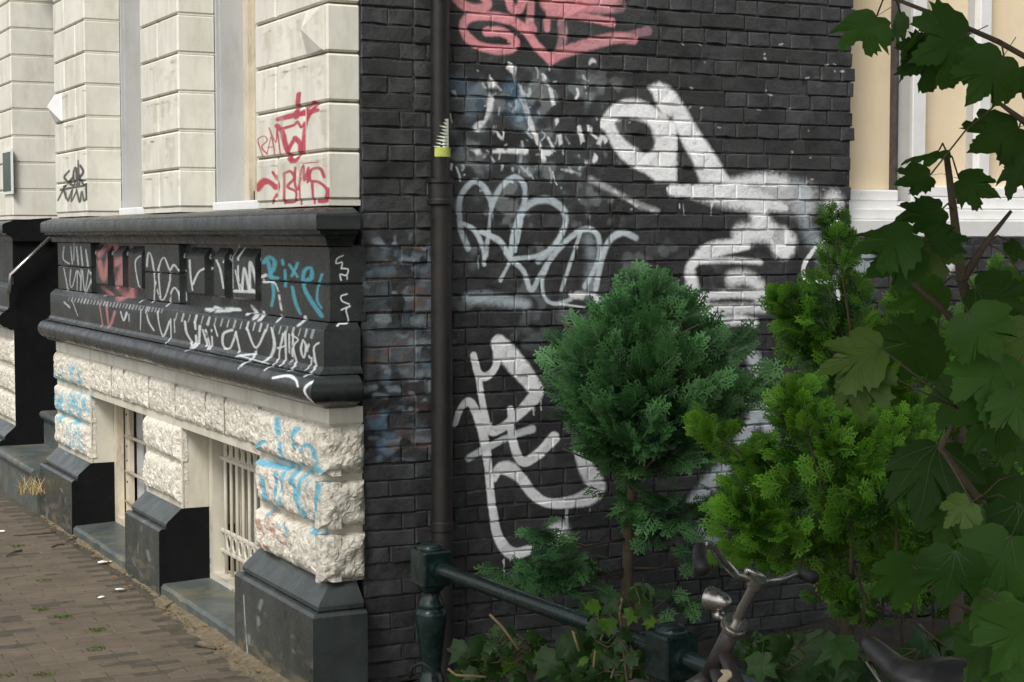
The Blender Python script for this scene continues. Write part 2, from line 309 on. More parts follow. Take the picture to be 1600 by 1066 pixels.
# blue on the rough stones
B8 = (380, 640, 3.33)
for pts, w in (([(165, 50), (180, 140), (190, 220), (210, 300)], 26), ([(65, 200), (95, 170), (140, 175)], 24), ([(280, 100), (265, 180), (290, 260), (310, 330)], 26), ([(300, 220), (335, 185), (375, 220), (385, 290), (400, 320)], 26), ([(45, 270), (120, 290), (200, 310)], 34), ([(95, 330), (110, 400), (105, 480)], 24), ([(165, 330), (170, 480)], 16), ([(195, 330), (200, 520)], 16),
               ([(240, 300), (260, 430), (310, 560)], 28), ([(290, 330), (280, 450)], 18), ([(335, 370), (330, 460)], 12), ([(400, 380), (390, 480), (370, 590)], 22), ([(120, 510), (110, 550)], 24), ([(180, 605), (215, 620), (235, 660)], 22), ([(310, 590), (340, 640)], 36), ([(380, 620), (390, 650)], 18), ([(130, 250), (240, 280)], 24)):
    fst(B8, pts, (.10, .40, .54), w * .9, .5, .9, .08, -.17)
B6 = (0, 560, 4.44)
for x0, x1, y0, y1, n in ((350, 560, 60, 150, 16), (340, 590, 220, 330, 26), (340, 590, 340, 430, 18), (430, 560, 470, 620, 12)):
    for k in range(n):
        x = R.uniform(x0, x1); y = R.uniform(y0, y1)
        fst(B6, [(x, y), (x + R.uniform(-15, 15), y + 40)], (.16, .42, .52), R.uniform(14, 34), .8, .7, .12, -.17)
for k in range(190):
    x = R.gauss(120, 55); y = R.uniform(170, 230) if k < 20 else R.uniform(520, 720)
    fst(B8, [(x + (y - 600) * .18 * (k >= 20), y), (x + (y - 600) * .18 * (k >= 20) + 9, y + 7)], (.38, .2, .14), R.uniform(5, 15), .6, .6, .3, -.17)
for k in range(14):
    x = R.uniform(60, 210); y = R.uniform(320, 480); fst(B8, [(x, y), (x, y + 20)], (.3, .08, .14), 7, .6, .7, .3, -.17)
fst((200, 800, 4.008), [(728, 520), (738, 700), (755, 900)], (.5, .55, .55), 6, .4, .8, 0, -.24); fst((200, 800, 4.008), [(840, 550), (820, 650), (830, 740)], (.3, .35, .35), 22, .8, .5, .3, -.24)
for k in range(26):
    x, y = R.choice([(1140, 300), (1110, 300), (1060, 300), (1190, 330), (1100, 490), (1150, 480), (840, 620), (755, 640), (815, 725), (880, 792), (930, 785), (790, 870), (745, 400), (820, 440)]); x += R.uniform(-10, 10)
    l = R.uniform(8, 40); wst(AP, [(x, y), (x + R.uniform(-1, 1), y + l * .6), (x + R.uniform(-1.5, 1.5), y + l)], R.choice([WHITE, PALE]), R.uniform(1.5, 3), .4, .7, .3)
# weathering marks on the front: rain streaks, grime in the joints, scuffs
for k in range(170):
    x0, x1 = R.choice([(402, 508), (222, 278), (90, 134), (402, 508)]); x = R.uniform(x0, x1)
    yj = R.choice([17, 95, 172, 250]); zj_ = onx(508, yj, FX_)[2]
    p = onx(x, 200, FX_); yy = 369 - (zj_ - 1.68) * FPX / proj(p)[2]; l = R.uniform(6, 45)
    fst(AP, [(x, yy), (x + R.uniform(-.6, .6), yy + l * .5), (x + R.uniform(-1, 1), yy + l)], (.36, .31, .21), R.uniform(3, 8), 1.0, R.uniform(.08, .26), .2)
for k in range(90):
    x0, x1 = R.choice([(402, 508), (222, 278), (90, 134), (402, 508)]); x = R.uniform(x0, x1)
    yj = R.choice([17, 95, 172, 250, 322]); zj_ = onx(508, yj, FX_)[2]; p = onx(x, 200, FX_); yy = 369 - (zj_ - 1.68) * FPX / proj(p)[2]
    fst(AP, [(x, yy), (x + R.uniform(2, 7), yy + R.uniform(-1, 1))], (.16, .14, .10), R.uniform(1.5, 3), .6, R.uniform(.2, .6), .3)
for k in range(90):
    bx, by, sl = R.choice([(370, 900, .62), (205, 790, .6), (70, 735, .6)]); t = R.random(); x = bx + t * (120 if bx > 300 else 50); y = by + (x - bx) * sl + R.uniform(5, 100)
    fst(AP, [(x, y), (x + R.uniform(-3, 3), y + R.uniform(3, 25))], R.choice([(.16, .17, .16), (.24, .25, .23), (.10, .09, .065), (.012, .012, .012)]), R.uniform(1.5, 6), .6, R.uniform(.3, .8), .4, -.242)
for k in range(120):
    y_ = R.uniform(-.1, 4.5); z_ = R.uniform(0, .07) if R.random() < .7 else R.uniform(0, .14)
    FL.stroke([(y_ * FL.asp, z_), ((y_ + .1) * FL.asp, z_ + R.uniform(-.01, .01))], (.15, .12, .08), R.uniform(.008, .03), .9, R.uniform(.3, .7), .35)
IMW = WL.image('side_wall_paint'); IMF = FL.image('front_paint')

# ------------------------------------------------------------------ materials
class NT:
    def __init__(s, name):
        s.m = bpy.data.materials.new(name); s.m.use_nodes = True
        s.t = s.m.node_tree; s.b = s.t.nodes['Principled BSDF']; s.out = s.t.nodes['Material Output']
        s._pos = None
    def n(s, typ, **kw):
        x = s.t.nodes.new('ShaderNode' + typ)
        for k, v in kw.items(): setattr(x, k, v)
        return x
    def l(s, a, b): s.t.links.new(a, b)
    def pos(s):
        if not s._pos: s._pos = s.n('NewGeometry')
        return s._pos
    def math(s, op, a, b=None, c=None):
        x = s.n('Math', operation=op)
        for i, v in enumerate((a, b, c)):
            if v is None: continue
            if isinstance(v, (int, float)): x.inputs[i].default_value = v
            else: s.l(v, x.inputs[i])
        return x.outputs[0]
    def noise(s, scale, detail=4, rough=.6, stretch=None, seedobj=False):
        x = s.n('TexNoise'); x.inputs['Scale'].default_value = scale; x.inputs['Detail'].default_value = detail; x.inputs['Roughness'].default_value = rough
        v = s.pos().outputs['Position']
        if stretch:
            mp = s.n('Mapping'); mp.inputs['Scale'].default_value = stretch; s.l(v, mp.inputs[0]); v = mp.outputs[0]
        s.l(v, x.inputs['Vector'])
        return x.outputs['Fac']
    def ramp(s, f, stops):
        x = s.n('ValToRGB'); e = x.color_ramp.elements
        e[0].position, e[0].color = stops[0][0], (*stops[0][1], 1)
        e[1].position, e[1].color = stops[1][0], (*stops[1][1], 1)
        for p, c in stops[2:]:
            q = e.new(p); q.color = (*c, 1)
        s.l(f, x.inputs[0]); return x.outputs[0]
    def rng(s, f, a, b, c=0., d=1.):
        x = s.n('MapRange'); x.inputs[1].default_value, x.inputs[2].default_value, x.inputs[3].default_value, x.inputs[4].default_value = a, b, c, d
        s.l(f, x.inputs[0]); return x.outputs[0]
    def mix(s, f, a, b, typ='MIX'):
        x = s.n('Mix', data_type='RGBA', blend_type=typ)
        for i, v in ((0, f), (6, a), (7, b)):
            if isinstance(v, (int, float)): x.inputs[i].default_value = v
            elif isinstance(v, tuple): x.inputs[i].default_value = (*v[:3], 1)
            else: s.l(v, x.inputs[i])
        return x.outputs[2]
    def img(s, im, ax, L):
        sp = s.n('SeparateXYZ'); s.l(s.pos().outputs['Position'], sp.inputs[0])
        u = s.rng(sp.outputs[ax], L.u0 / L.asp, L.u1 / L.asp); v = s.rng(sp.outputs[2], L.v0, L.v1)
        cb = s.n('CombineXYZ'); s.l(u, cb.inputs[0]); s.l(v, cb.inputs[1])
        t = s.n('TexImage'); t.image = im; t.extension = 'CLIP'; s.l(cb.outputs[0], t.inputs[0]); return t
    def bump(s, h, strength, dist):
        x = s.n('Bump'); x.inputs['Strength'].default_value = strength; x.inputs['Distance'].default_value = dist
        s.l(h, x.inputs['Height']); s.l(x.outputs[0], s.b.inputs['Normal'])
    def set(s, **kw):
        for k, v in kw.items():
            i = s.b.inputs[k.replace('_', ' ')]
            if isinstance(v, (int, float)): i.default_value = v
            elif isinstance(v, tuple): i.default_value = (*v[:3], 1)
            else: s.l(v, i)

def surf(name, c, rough=.6, var=.3, vs=6., dirt=None, dirt_amt=.5, ds=3., bump=.3, bs=80., bd=.003, paint=None, pf=1.0, metal=0., objvar=0., streak=False, spec=.5):
    s = NT(name)
    f = s.noise(vs, 5, .65)
    col = s.ramp(f, [(.3, tuple(x * (1 - var) for x in c)), (.7, tuple(min(1, x * (1 + var)) for x in c))])
    if objvar:
        oi = s.n('ObjectInfo'); k = s.rng(oi.outputs['Random'], 0, 1, 1 - objvar, 1 + objvar)
        g = s.n('Mix', data_type='RGBA', blend_type='MULTIPLY'); g.inputs[0].default_value = 1; s.l(col, g.inputs[6])
        cb = s.n('CombineColor'); [s.l(k, cb.inputs[i]) for i in range(3)]; s.l(cb.outputs[0], g.inputs[7]); col = g.outputs[2]
    if dirt:
        d = s.noise(ds, 8, .7, (1, 1, .25) if streak else None)
        col = s.mix(s.rng(d, .48, .72, 0, dirt_amt), col, dirt)
    fine = s.noise(bs, 4, .7)
    rgh = s.rng(s.noise(vs * 3, 4), .3, .7, max(.02, rough - .12), min(1, rough + .12))
    if paint:
        if paint == 'w':
            t = s.img(IMW, 0, WL); c_, a_ = t.outputs[0], t.outputs[1]
        else:
            t1 = s.img(IMW, 0, WL); t2 = s.img(IMF, 1, FL)
            sp = s.n('SeparateXYZ'); s.l(s.pos().outputs['True Normal'], sp.inputs[0])
            k = s.math('GREATER_THAN', s.math('ABSOLUTE', sp.outputs[1]), s.math('MULTIPLY', s.math('ABSOLUTE', sp.outputs[0]), 1.3))
            c_ = s.mix(k, t2.outputs[0], t1.outputs[0]); a_ = s.mix(k, t2.outputs[1], t1.outputs[1])
        a_ = s.math('MULTIPLY', a_, s.rng(fine, .30, .48, pf * .72, pf))
        col = s.mix(a_, col, c_)
    s.set(Base_Color=col, Roughness=rgh, Metallic=metal)
    s.b.inputs['Specular IOR Level'].default_value = spec
    if bump: s.bump(fine, bump, bd)
    return s.m

M = {}
M['brick'] = surf('black_painted_brick', (.040, .041, .042), .48, .5, 7, (.009, .008, .008), .75, 9, .6, 34, .008, 'w', 1., objvar=.3)
M['mortar'] = surf('black_painted_mortar', (.020, .020, .021), .8, .4, 15, (.16, .16, .155), .55, 26, .9, 70, .006, 'w', .62)
M['cream'] = surf('cream_painted_stone', (.70, .68, .59), .6, .09, 5, (.36, .31, .21), .45, 9, .35, 120, .002, 'f', objvar=.05, streak=True)
M['cream_joint'] = surf('dirty_cream_joint', (.26, .23, .165), .8, .3, 12, (.10, .08, .05), .6, 14, .4, 80, .002)
M['cream_smooth'] = surf('cream_painted_reveal', (.58, .55, .45), .55, .08, 4, (.24, .20, .13), .4, 6, .25, 90, .002, 'f', streak=True)
M['rough'] = surf('rough_cream_stone', (.68, .64, .54), .7, .12, 14, (.15, .115, .08), .85, 48, 1., 60, .008, 'f', objvar=.06)
M['dark'] = surf('dark_glossy_paint', (.021, .025, .024), .27, .4, 5, (.07, .078, .072), .4, 8, .35, 60, .003, 'f')
M['plinth'] = surf('plinth_paint', (.040, .048, .045), .28, .3, 4, (.11, .118, .105), .4, 6, .3, 50, .003, 'f', streak=True)
M['black'] = surf('matt_black', (.0045, .0045, .005), .8, .3, 5, (.012, .012, .012), .4, 8, .3, 60, .002, spec=.15)  # near-black matt for end faces, entrance, body and small parts
M['slab'] = surf('grey_green_sill_stone', (.075, .09, .085), .45, .3, 5, (.26, .21, .11), .55, 4, .4, 60, .003)
M['white'] = surf('white_window_paint', (.80, .80, .78), .45, .04, 4, (.45, .43, .38), .3, 8, .15, 60, .001)
M['grey'] = surf('shaded_grey_window_paint', (.46, .465, .455), .5, .06, 4, (.2, .19, .16), .3, 9, .15, 60, .001, streak=True)  # grey-white paint, darkened to carry the shade on recessed frames
M['oldcream'] = surf('weathered_window_paint', (.56, .50, .38), .6, .15, 7, (.13, .09, .05), .8, 10, .4, 60, .002, streak=True)
M['tan'] = surf('tan_blind', (.82, .68, .47), .7, .08, 2.2, (.74, .54, .32), .5, 1.6, .1, 90, .001, streak=True)
M['blind'] = surf('beige_blind_behind_bars', (.20, .185, .15), .6, .2, 6)
M['glass'] = surf('dark_window_glass', (.012, .014, .016), .08, .2, 2, bump=0)
M['soil'] = surf('garden_soil', (.03, .024, .018), .9, .5, 14, (.06, .045, .03), .5, 9, 1., 40, .02)
M['pave'] = surf('brown_paving_brick', (.115, .090, .061), .75, .2, 5, (.07, .056, .036), .6, 2.2, .7, 90, .004, objvar=.07)
M['joint'] = surf('paving_joint_sand', (.066, .056, .038), .9, .4, 20, (.04, .035, .02), .5, 9, .8, 90, .004)
M['road'] = surf('far_paving', (.14, .115, .09), .85, .25, 8, (.1, .085, .06), .5, 3, .7, 60, .006)
M['sand'] = surf('dry_sand', (.18, .145, .088), .95, .4, 40, (.10, .08, .05), .7, 22, 1., 120, .008)
M['iron'] = surf('dark_green_iron', (.007, .021, .019), .22, .3, 9, (.05, .08, .07), .4, 25, .25, 45, .002)
M['pipe'] = surf('brown_black_pipe', (.013, .012, .0115), .4, .3, 8, (.03, .025, .02), .5, 10, .3, 70, .002)
M['pipe2'] = surf('lower_pipe_iron', (.018, .016, .0145), .5, .35, 10, (.04, .028, .02), .5, 14, .4, 60, .002)
M['chrome'] = surf('worn_chrome', (.42, .41, .39), .25, .15, 20, (.2, .13, .08), .5, 40, .1, 90, .001, metal=.9)
M['bikepaint'] = surf('worn_bike_enamel', (.05, .045, .042), .4, .3, 20, (.16, .12, .1), .5, 30, .2, 90, .001)
M['rubber'] = surf('black_rubber', (.015, .015, .015), .6, .3, 20)
M['leather'] = surf('worn_black_saddle', (.03, .03, .032), .42, .3, 12, (.1, .1, .1), .4, 12, .4, 120, .001)
M['rust'] = surf('rusty_metal', (.10, .045, .03), .6, .4, 25)
M['paper'] = surf('weathered_paper', (.72, .76, .62), .7, .1, 20)
M['tape'] = surf('yellow_green_tape', (.55, .6, .12), .6, .3, 12, (.75, .75, .65), .6, 8)
M['sign'] = surf('dark_green_enamel', (.02, .07, .04), .12, .4, 4)
M['bark'] = surf('brown_bark', (.10, .075, .05), .85, .3, 20, (.05, .04, .03), .5, 20, .8, 60, .004)
M['twig'] = surf('pale_dry_stem', (.26, .19, .11), .85, .3, 20)
M['straw'] = surf('dry_straw', (.38, .28, .12), .9, .3, 20)
M['rope'] = surf('cream_cable', (.5, .42, .27), .6, .1, 9)
def leafmat(name, c, c2, trans=.35, rough=.45, vs=10, coat=.3, young=False):
    s = NT(name)
    oi = s.n('ObjectInfo')
    f = s.math('ADD', s.math('MULTIPLY', s.noise(vs, 3), .7), s.math('MULTIPLY', oi.outputs['Random'], .35))
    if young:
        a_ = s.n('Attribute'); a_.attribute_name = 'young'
        f = s.math('ADD', s.math('MULTIPLY', a_.outputs['Fac'], .75), s.math('MULTIPLY', s.noise(vs, 3), .3))  # young: pale new tips plus interior shade put into the colour
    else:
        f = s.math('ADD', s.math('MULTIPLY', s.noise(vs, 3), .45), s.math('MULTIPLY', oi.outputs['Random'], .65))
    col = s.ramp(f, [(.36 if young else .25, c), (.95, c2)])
    big = s.noise(2.6, 3)
    col = s.mix(s.rng(big, .45, .68, 0, .2), col, (c2[0] * 1.25 + .01, c2[1] * .95, c2[2] * .55))
    if not young:
        col = s.mix(s.rng(s.noise(70, 3), .66, .72, 0, .8), col, (.09, .06, .02))
    s.set(Base_Color=col, Roughness=rough)
    s.b.inputs['Specular IOR Level'].default_value = coat
    tr = s.n('BsdfTranslucent'); s.l(s.mix(.5, col, (c2[0] * 1.6, c2[1] * 1.5, c2[2] * .6)), tr.inputs[0])
    mx = s.n('MixShader'); mx.inputs[0].default_value = trans
    s.l(s.b.outputs[0], mx.inputs[1]); s.l(tr.outputs[0], mx.inputs[2]); s.l(mx.outputs[0], s.out.inputs[0])
    return s.m
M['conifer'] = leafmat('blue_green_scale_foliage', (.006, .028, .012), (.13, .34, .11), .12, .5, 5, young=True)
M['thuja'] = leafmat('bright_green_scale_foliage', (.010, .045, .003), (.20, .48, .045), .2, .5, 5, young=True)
M['maple'] = leafmat('maple_leaf_green', (.020, .058, .012), (.070, .175, .032), .45, .5, 4, coat=.2)
M['maple_light'] = leafmat('young_maple_leaf_green', (.06, .12, .02), (.11, .19, .04), .4, .45, 4)
M['ivy'] = leafmat('ivy_leaf_green', (.014, .045, .009), (.038, .10, .02), .2, .4, 8)
M['ivy_light'] = leafmat('young_ivy_leaf_green', (.08, .20, .02), (.14, .28, .035), .35, .4, 8)
M['vein'] = surf('pale_leaf_vein', (.045, .085, .022), .6, .2, 10, bump=0)
M['moss'] = leafmat('moss_green', (.05, .09, .015), (.09, .13, .03), .1, .9, 30)
M['dryleaf'] = leafmat('dry_brown_leaf', (.16, .09, .035), (.28, .17, .07), .1, .8, 30)

# ------------------------------------------------------------------ mesh helpers
class MB:
    def __init__(s): s.v = []; s.f = []; s.mi = []
    def add(s, v, f, mi=0):
        o = len(s.v); s.v += [tuple(map(float, p)) for p in v]
        s.f += [tuple(i + o for i in q) for q in f]; s.mi += [mi] * len(f); return s
    def box(s, x0, x1, y0, y1, z0, z1, mi=0):
        return s.add([(x0, y0, z0), (x1, y0, z0), (x1, y1, z0), (x0, y1, z0), (x0, y0, z1), (x1, y0, z1), (x1, y1, z1), (x0, y1, z1)],
                     [(0, 3, 2, 1), (4, 5, 6, 7), (0, 1, 5, 4), (1, 2, 6, 5), (2, 3, 7, 6), (3, 0, 4, 7)], mi)
    def cbox(s, x0, x1, y0, y1, z0, z1, b=.004, mi=0):
        """box with every edge chamfered"""
        bm = bmesh.new()
        r = bmesh.ops.create_cube(bm, size=1)
        for v in bm.verts:
            v.co = Vector((x0 + (v.co.x + .5) * (x1 - x0), y0 + (v.co.y + .5) * (y1 - y0), z0 + (v.co.z + .5) * (z1 - z0)))
        bmesh.ops.bevel(bm, geom=bm.edges[:], offset=b, segments=1, affect='EDGES', profile=.5)
        bm.verts.index_update()
        s.add([v.co[:] for v in bm.verts], [[v.index for v in f.verts] for f in bm.faces], mi); bm.free(); return s
    def tube(s, pts, rad, n=10, mi=0, cap=True):
        P = [Vector(p) for p in pts]; rr = rad if hasattr(rad, '__len__') else [rad] * len(P)
        V = []; F = []; ref = None
        for i, p in enumerate(P):
            t = (P[min(i + 1, len(P) - 1)] - P[max(i - 1, 0)]).normalized()
            if ref is None: ref = t.orthogonal().normalized()
            ref = (ref - t * ref.dot(t)).normalized(); b = t.cross(ref)
            for k in range(n):
                a = 2 * PI * k / n; V.append(p + (ref * math.cos(a) + b * math.sin(a)) * rr[i])
        for i in range(len(P) - 1):
            for k in range(n):
                k2 = (k + 1) % n; F.append((i * n + k, i * n + k2, (i + 1) * n + k2, (i + 1) * n + k))
        if cap: F.append(tuple(range(n - 1, -1, -1))); F.append(tuple((len(P) - 1) * n + k for k in range(n)))
        return s.add(V, F, mi)
    def lathe(s, prof, n=20, c=(0, 0), mi=0, cap=True):
        V = []; F = []
        for r, z in prof:
            for k in range(n): a = 2 * PI * k / n; V.append((c[0] + r * math.cos(a), c[1] + r * math.sin(a), z))
        for i in range(len(prof) - 1):
            for k in range(n): k2 = (k + 1) % n; F.append((i * n + k, i * n + k2, (i + 1) * n + k2, (i + 1) * n + k))
        if cap: F.append(tuple(range(n - 1, -1, -1))); F.append(tuple((len(prof) - 1) * n + k for k in range(n)))
        return s.add(V, F, mi)
    def mesh(s, name, mats, smooth=False):
        me = bpy.data.meshes.new(name); me.from_pydata(s.v, [], s.f)
        for m in (mats if isinstance(mats, (list, tuple)) else [mats]): me.materials.append(M[m] if isinstance(m, str) else m)
        if any(s.mi): me.polygons.foreach_set('material_index', s.mi)
        if smooth: me.polygons.foreach_set('use_smooth', [True] * len(me.polygons))
        me.update(); return me
    def build(s, name, mats, parent=None, smooth=False, autos=None):
        me = s.mesh(name, mats, smooth)
        if autos:
            bm = bmesh.new(); bm.from_mesh(me); bmesh.ops.recalc_face_normals(bm, faces=bm.faces[:])
            for e in bm.edges:
                if len(e.link_faces) == 2 and e.calc_face_angle(0) > autos: e.smooth = False
            for f in bm.faces: f.smooth = True
            bm.to_mesh(me); bm.free()
        return obj(name, me, parent)
def obj(name, me, parent=None, loc=None):
    o = bpy.data.objects.new(name, me); COL.objects.link(o)
    if parent is not None: o.parent = parent
    if loc is not None: o.location = loc
    return o
def tag(o, label=None, cat=None, group=None, kind=None):
    for k, v in (('label', label), ('category', cat), ('group', group), ('kind', kind)):
        if v: o[k] = v
    return o
def empty(name, loc, label, cat, group=None):
    o = bpy.data.objects.new(name, None); COL.objects.link(o); o.location = loc; o.empty_display_size = .1
    bpy.context.view_layer.update()
    return tag(o, label, cat, group)
class Thing:
    """An empty at the thing's base; parts are given in world coordinates"""
    def __init__(s, name, loc, label, cat, group=None):
        s.o = empty(name, loc, label, cat, group); s.loc = Vector(loc)
    def part(s, mb, name, mats, smooth=False, autos=None):
        o = mb.build(name, mats, s.o, smooth, autos); o.location = -s.loc; return o
def sub(mb, name, mats, parent, smooth=False, autos=None):
    return mb.build(name, mats, parent, smooth, autos)
def fbm(p, o=4, h=.8): return mnoise.fractal(Vector(p), h, 2.1, o)

# ------------------------------------------------------------------ ground
def sheet(name, x0, x1, y0, y1, z, m, hole=None):
    return tag(MB().add([(x0, y0, z), (x1, y0, z), (x1, y1, z), (x0, y1, z)], [(0, 1, 2, 3)]).build(name, m), kind='structure')
g = sheet('ground', -80, 80, -80, 80, -.03, 'road')
garden = MB()
nx, ny = 40, 40
V = []; F = []
for j in range(ny + 1):
    for i in range(nx + 1):
        x = .12 + 6 * i / nx; y = -6 + 5.99 * j / ny
        V.append((x, y, .02 + .05 * fbm((x * 2.5, y * 2.5, 1)) if 0 < i else -.02))
for j in range(ny):
    for i in range(nx):
        a = j * (nx + 1) + i; F.append((a, a + 1, a + nx + 2, a + nx + 1))
tag(garden.add(V, F).build('garden_soil', 'soil', smooth=True), kind='structure')
# brick pavement: rows square to the facade
pavement = MB().box(-3.2, -.02, -3.5, 10, -.06, -.004).build('pavement', 'joint'); tag(pavement, kind='structure')
pv = []
for k in range(6):
    q = random.Random(k); b = .004
    m_ = MB().cbox(0, .195, 0, .065, -.02, 0, b)
    m_.v = [(x + q.uniform(-.002, .002), y + q.uniform(-.002, .002), z + (q.uniform(-.0015, .0015) if z > -.01 else 0)) for x, y, z in m_.v]
    pv.append(m_.mesh('paver', 'pave'))
cells = []
row = 0; y = -1.2
while y < 8.2:
    off = (row % 2) * .1 + R.uniform(-.012, .012)
    x = -2.2 + off
    while x + .2 < -.24:
        p = proj((x + .1, y, 0))
        ins = -40 < p[0] < 520 and 690 < p[1] < 1085
        cells.append((0 if ins else 1, p[2], x, y)); x += .199
    row += 1; y += .069
cells.sort()
stuff = MB()
for i, (o_, z_, x, y) in enumerate(cells):
    zz = R.uniform(-.004, .0015) + .004 * fbm((x * .9, y * .9, 4)); rz = R.uniform(-.012, .012)
    if i < 300:
        o = obj('paver', R.choice(pv), pavement, (x, y, zz)); o.rotation_euler = (R.uniform(-.006, .006), R.uniform(-.006, .006), rz)
    else:
        stuff.box(x, x + .195, y, y + .065, -.02, zz)
tag(sub(stuff, 'pavers', 'pave', pavement), kind='stuff')

# ------------------------------------------------------------------ the building
B = Thing('corner_building', (0, 0, 0), 'corner house with cream stone front and black painted brick side covered in graffiti', 'building')
FX = -.13        # face of the pilasters
YE = 4.6         # end of the front before the entrance
ZB = 7.0
core = MB()
core.box(.34, 5.6, .30, 5.6, -.1, ZB)                # body behind the skins
core.box(.34, 3.7, 5.6, 8.6, 3.3, ZB).box(.9, 3.7, 5.6, 8.6, -.1, 2.75)
core.box(FX + .03, .34, .30, 8.6, 3.55, ZB)          # storeys above the frame
B.part(core, 'building_body', 'black')
up = MB().box(-.13, 2.25, .0, .30, 2.95, ZB).box(2.25, 5.6, .3, .5, 2.95, ZB)
B.part(up, 'upper_wall', 'mortar')
# -------- brick side wall
wall = B.part(MB().box(.0, 2.235, .0052, .30, 0, 2.95).box(2.2351, 5.6, .0052, .30, 0, 1.66), 'brick_wall', 'mortar')
CH = .0625
z0 = ony(600, 11.8)[2]; ph = z0 - math.floor(z0 / CH) * CH
bmesh_cache = {}
def brickmesh(L, var):
    k = (round(L, 3), var)
    if k not in bmesh_cache:
        q = random.Random(hash(k) % 1000); h = CH - .0065; b = .0035; d = .05
        fr = [(0, 0, 0), (L, 0, 0), (L, 0, h), (0, 0, h)]
        j = lambda a: q.uniform(-a, a)
        inner = [(b + j(.003), j(.0022), b + j(.003)), (L / 2, -.001 + j(.0022), b + j(.003)), (L - b + j(.003), j(.0022), b + j(.003)),
                 (L - b + j(.003), j(.0022), h - b + j(.003)), (L / 2, -.001 + j(.0022), h - b + j(.003)), (b + j(.003), j(.0022), h - b + j(.003))]
        outer = [(j(.003), .0032, j(.003)), (L / 2, .0032, j(.003)), (L + j(.003), .0032, j(.003)), (L + j(.003), .0032, h + j(.003)), (L / 2, .0032, h + j(.003)), (j(.003), .0032, h + j(.003))]
        back = [(x, d, z) for x, y_, z in outer]
        v = inner + outer + back
        f = [(0, 1, 4, 5), (1, 2, 3, 4)] + [(i + 6, (i + 1) % 6 + 6, (i + 1) % 6, i) for i in range(6)] + [(i + 12, (i + 1) % 6 + 12, (i + 1) % 6 + 6, i + 6) for i in range(6)]
        bmesh_cache[k] = MB().add(v, f).mesh('brick', 'brick')
    return bmesh_cache[k]
STR, HDR = .2105, .1005
bricks = []
k = -1
while k * CH + ph < 2.93:
    z = k * CH + ph + .003
    right = (2.25 if z > 1.64 else 5.55)
    x = .004; n = 0
    head = k % 2
    offs = [0, .0515, .0, .103][k % 4]
    if offs: x_first = offs
    first = True
    while x < right - .03:
        if first and offs: L = offs - .006 if offs > .06 else offs + STR / 2 - .006
        else:
            L = HDR - .0 if head else STR - .006
            if R.random() < .07: L = STR - .006 if head else HDR
        first = False
        if x + L > right: L = right - x + R.uniform(-.012, .004)
        if L < .03: break
        L = round(L, 2) if L not in (HDR, STR - .006) else L
        if z > 0: bricks.append((x, z, L))
        x += L + .0062
    k += 1
def bscore(b):
    X, Y, Zc = proj((b[0] + b[2] / 2, 0, b[1] + .03))
    s_ = b[2] * (1 if -5 < X < 1345 and 0 < Y < 1060 else .01)
    if 870 < X < 1170 and 450 < Y < 790: s_ *= .25
    if X > 1120 and Y > 560: s_ *= .2
    if X > 1200 and Y > 480: s_ *= .4
    if 660 < X < 700: s_ *= .3
    return -s_
bricks.sort(key=bscore)
rest = MB()
for i, (x, z, L) in enumerate(bricks):
    me = brickmesh(L, R.randrange(5)); dy = R.uniform(-.003, .003) + (R.uniform(-.006, 0) if R.random() < .1 else 0)
    if i < 300:
        o = obj('brick', me, wall, (x, dy, z)); o.rotation_euler = (R.uniform(-.02, .02), R.uniform(-.008, .008), R.uniform(-.012, .012))
    else:
        rest.add([(v.co.x + x, v.co.y + dy, v.co.z + z) for v in me.vertices], [tuple(p.vertices) for p in me.polygons])
tag(sub(rest, 'bricks', 'brick', wall), kind='stuff')

# -------- sweeps of moulding profiles round the corner
def sweep(prof, y1, mats, x_end=.0, wrap=True, y0=0., cap_mi=1, end_ret=False):
    """profile (p, z) closed, pushed out by p from the base planes; wraps the corner at y=0 when wrap"""
    mb = MB(); n = len(prof); V = []
    if wrap:
        V += [(x_end, -p, z) for p, z in prof]
        V += [(FX - p, -p, z) for p, z in prof]
    else:
        V += [(FX - p, y0, z) for p, z in prof]
    V += [(FX - p, y1, z) for p, z in prof]
    st = len(V) // n
    for i in range(st - 1):
        for k in range(n):
            k2 = (k + 1) % n; mb_f = (i * n + k, i * n + k2, (i + 1) * n + k2, (i + 1) * n + k); V_ = None
            mb.f.append(mb_f); mb.mi.append(0)
    mb.v = [tuple(map(float, v)) for v in V]
    mb.f.append(tuple(range(n))); mb.mi.append(0 if wrap else cap_mi)
    mb.f.append(tuple(range((st - 1) * n, st * n))[::-1]); mb.mi.append(cap_mi)
    return mb
def arc(pc, zc, r, a0, a1, n): return [(pc + r * math.cos(math.radians(a0 + (a1 - a0) * i / n)), zc + r * math.sin(math.radians(a0 + (a1 - a0) * i / n))) for i in range(n + 1)]
P_LEDGE = [(-.25, 1.803), (.0, 1.785), (.066, 1.764), (.073, 1.757), (.075, 1.752), (.075, 1.706), (.07, 1.70), (.052, 1.699), (.05, 1.688)] + arc(.05, 1.645, .04, 100, 180, 6) + [(-.25, 1.645)]
P_DADO = [(-.25, 1.362), (.002, 1.362), (.031, 1.338), (.033, 1.332), (.033, 1.205), (.04, 1.20), (.045, 1.19), (.06, 1.182), (.06, 1.178), (-.25, 1.178)]
def p_torus(d): return [(-.25, 1.177)] + arc(.05 + d, 1.122, .053, 88, -92, 14) + [(.045, 1.062), (.03, 1.052), (-.25, 1.052)]
P_STRIP = [(-.25, 1.051), (.004, 1.051), (.004, .992), (-.25, .992)]
P_PLM = [(-.2, .404), (.004, .404), (.012, .396), (.07, .345), (.078, .333), (.078, .318), (.07, .313), (-.2, .313)]
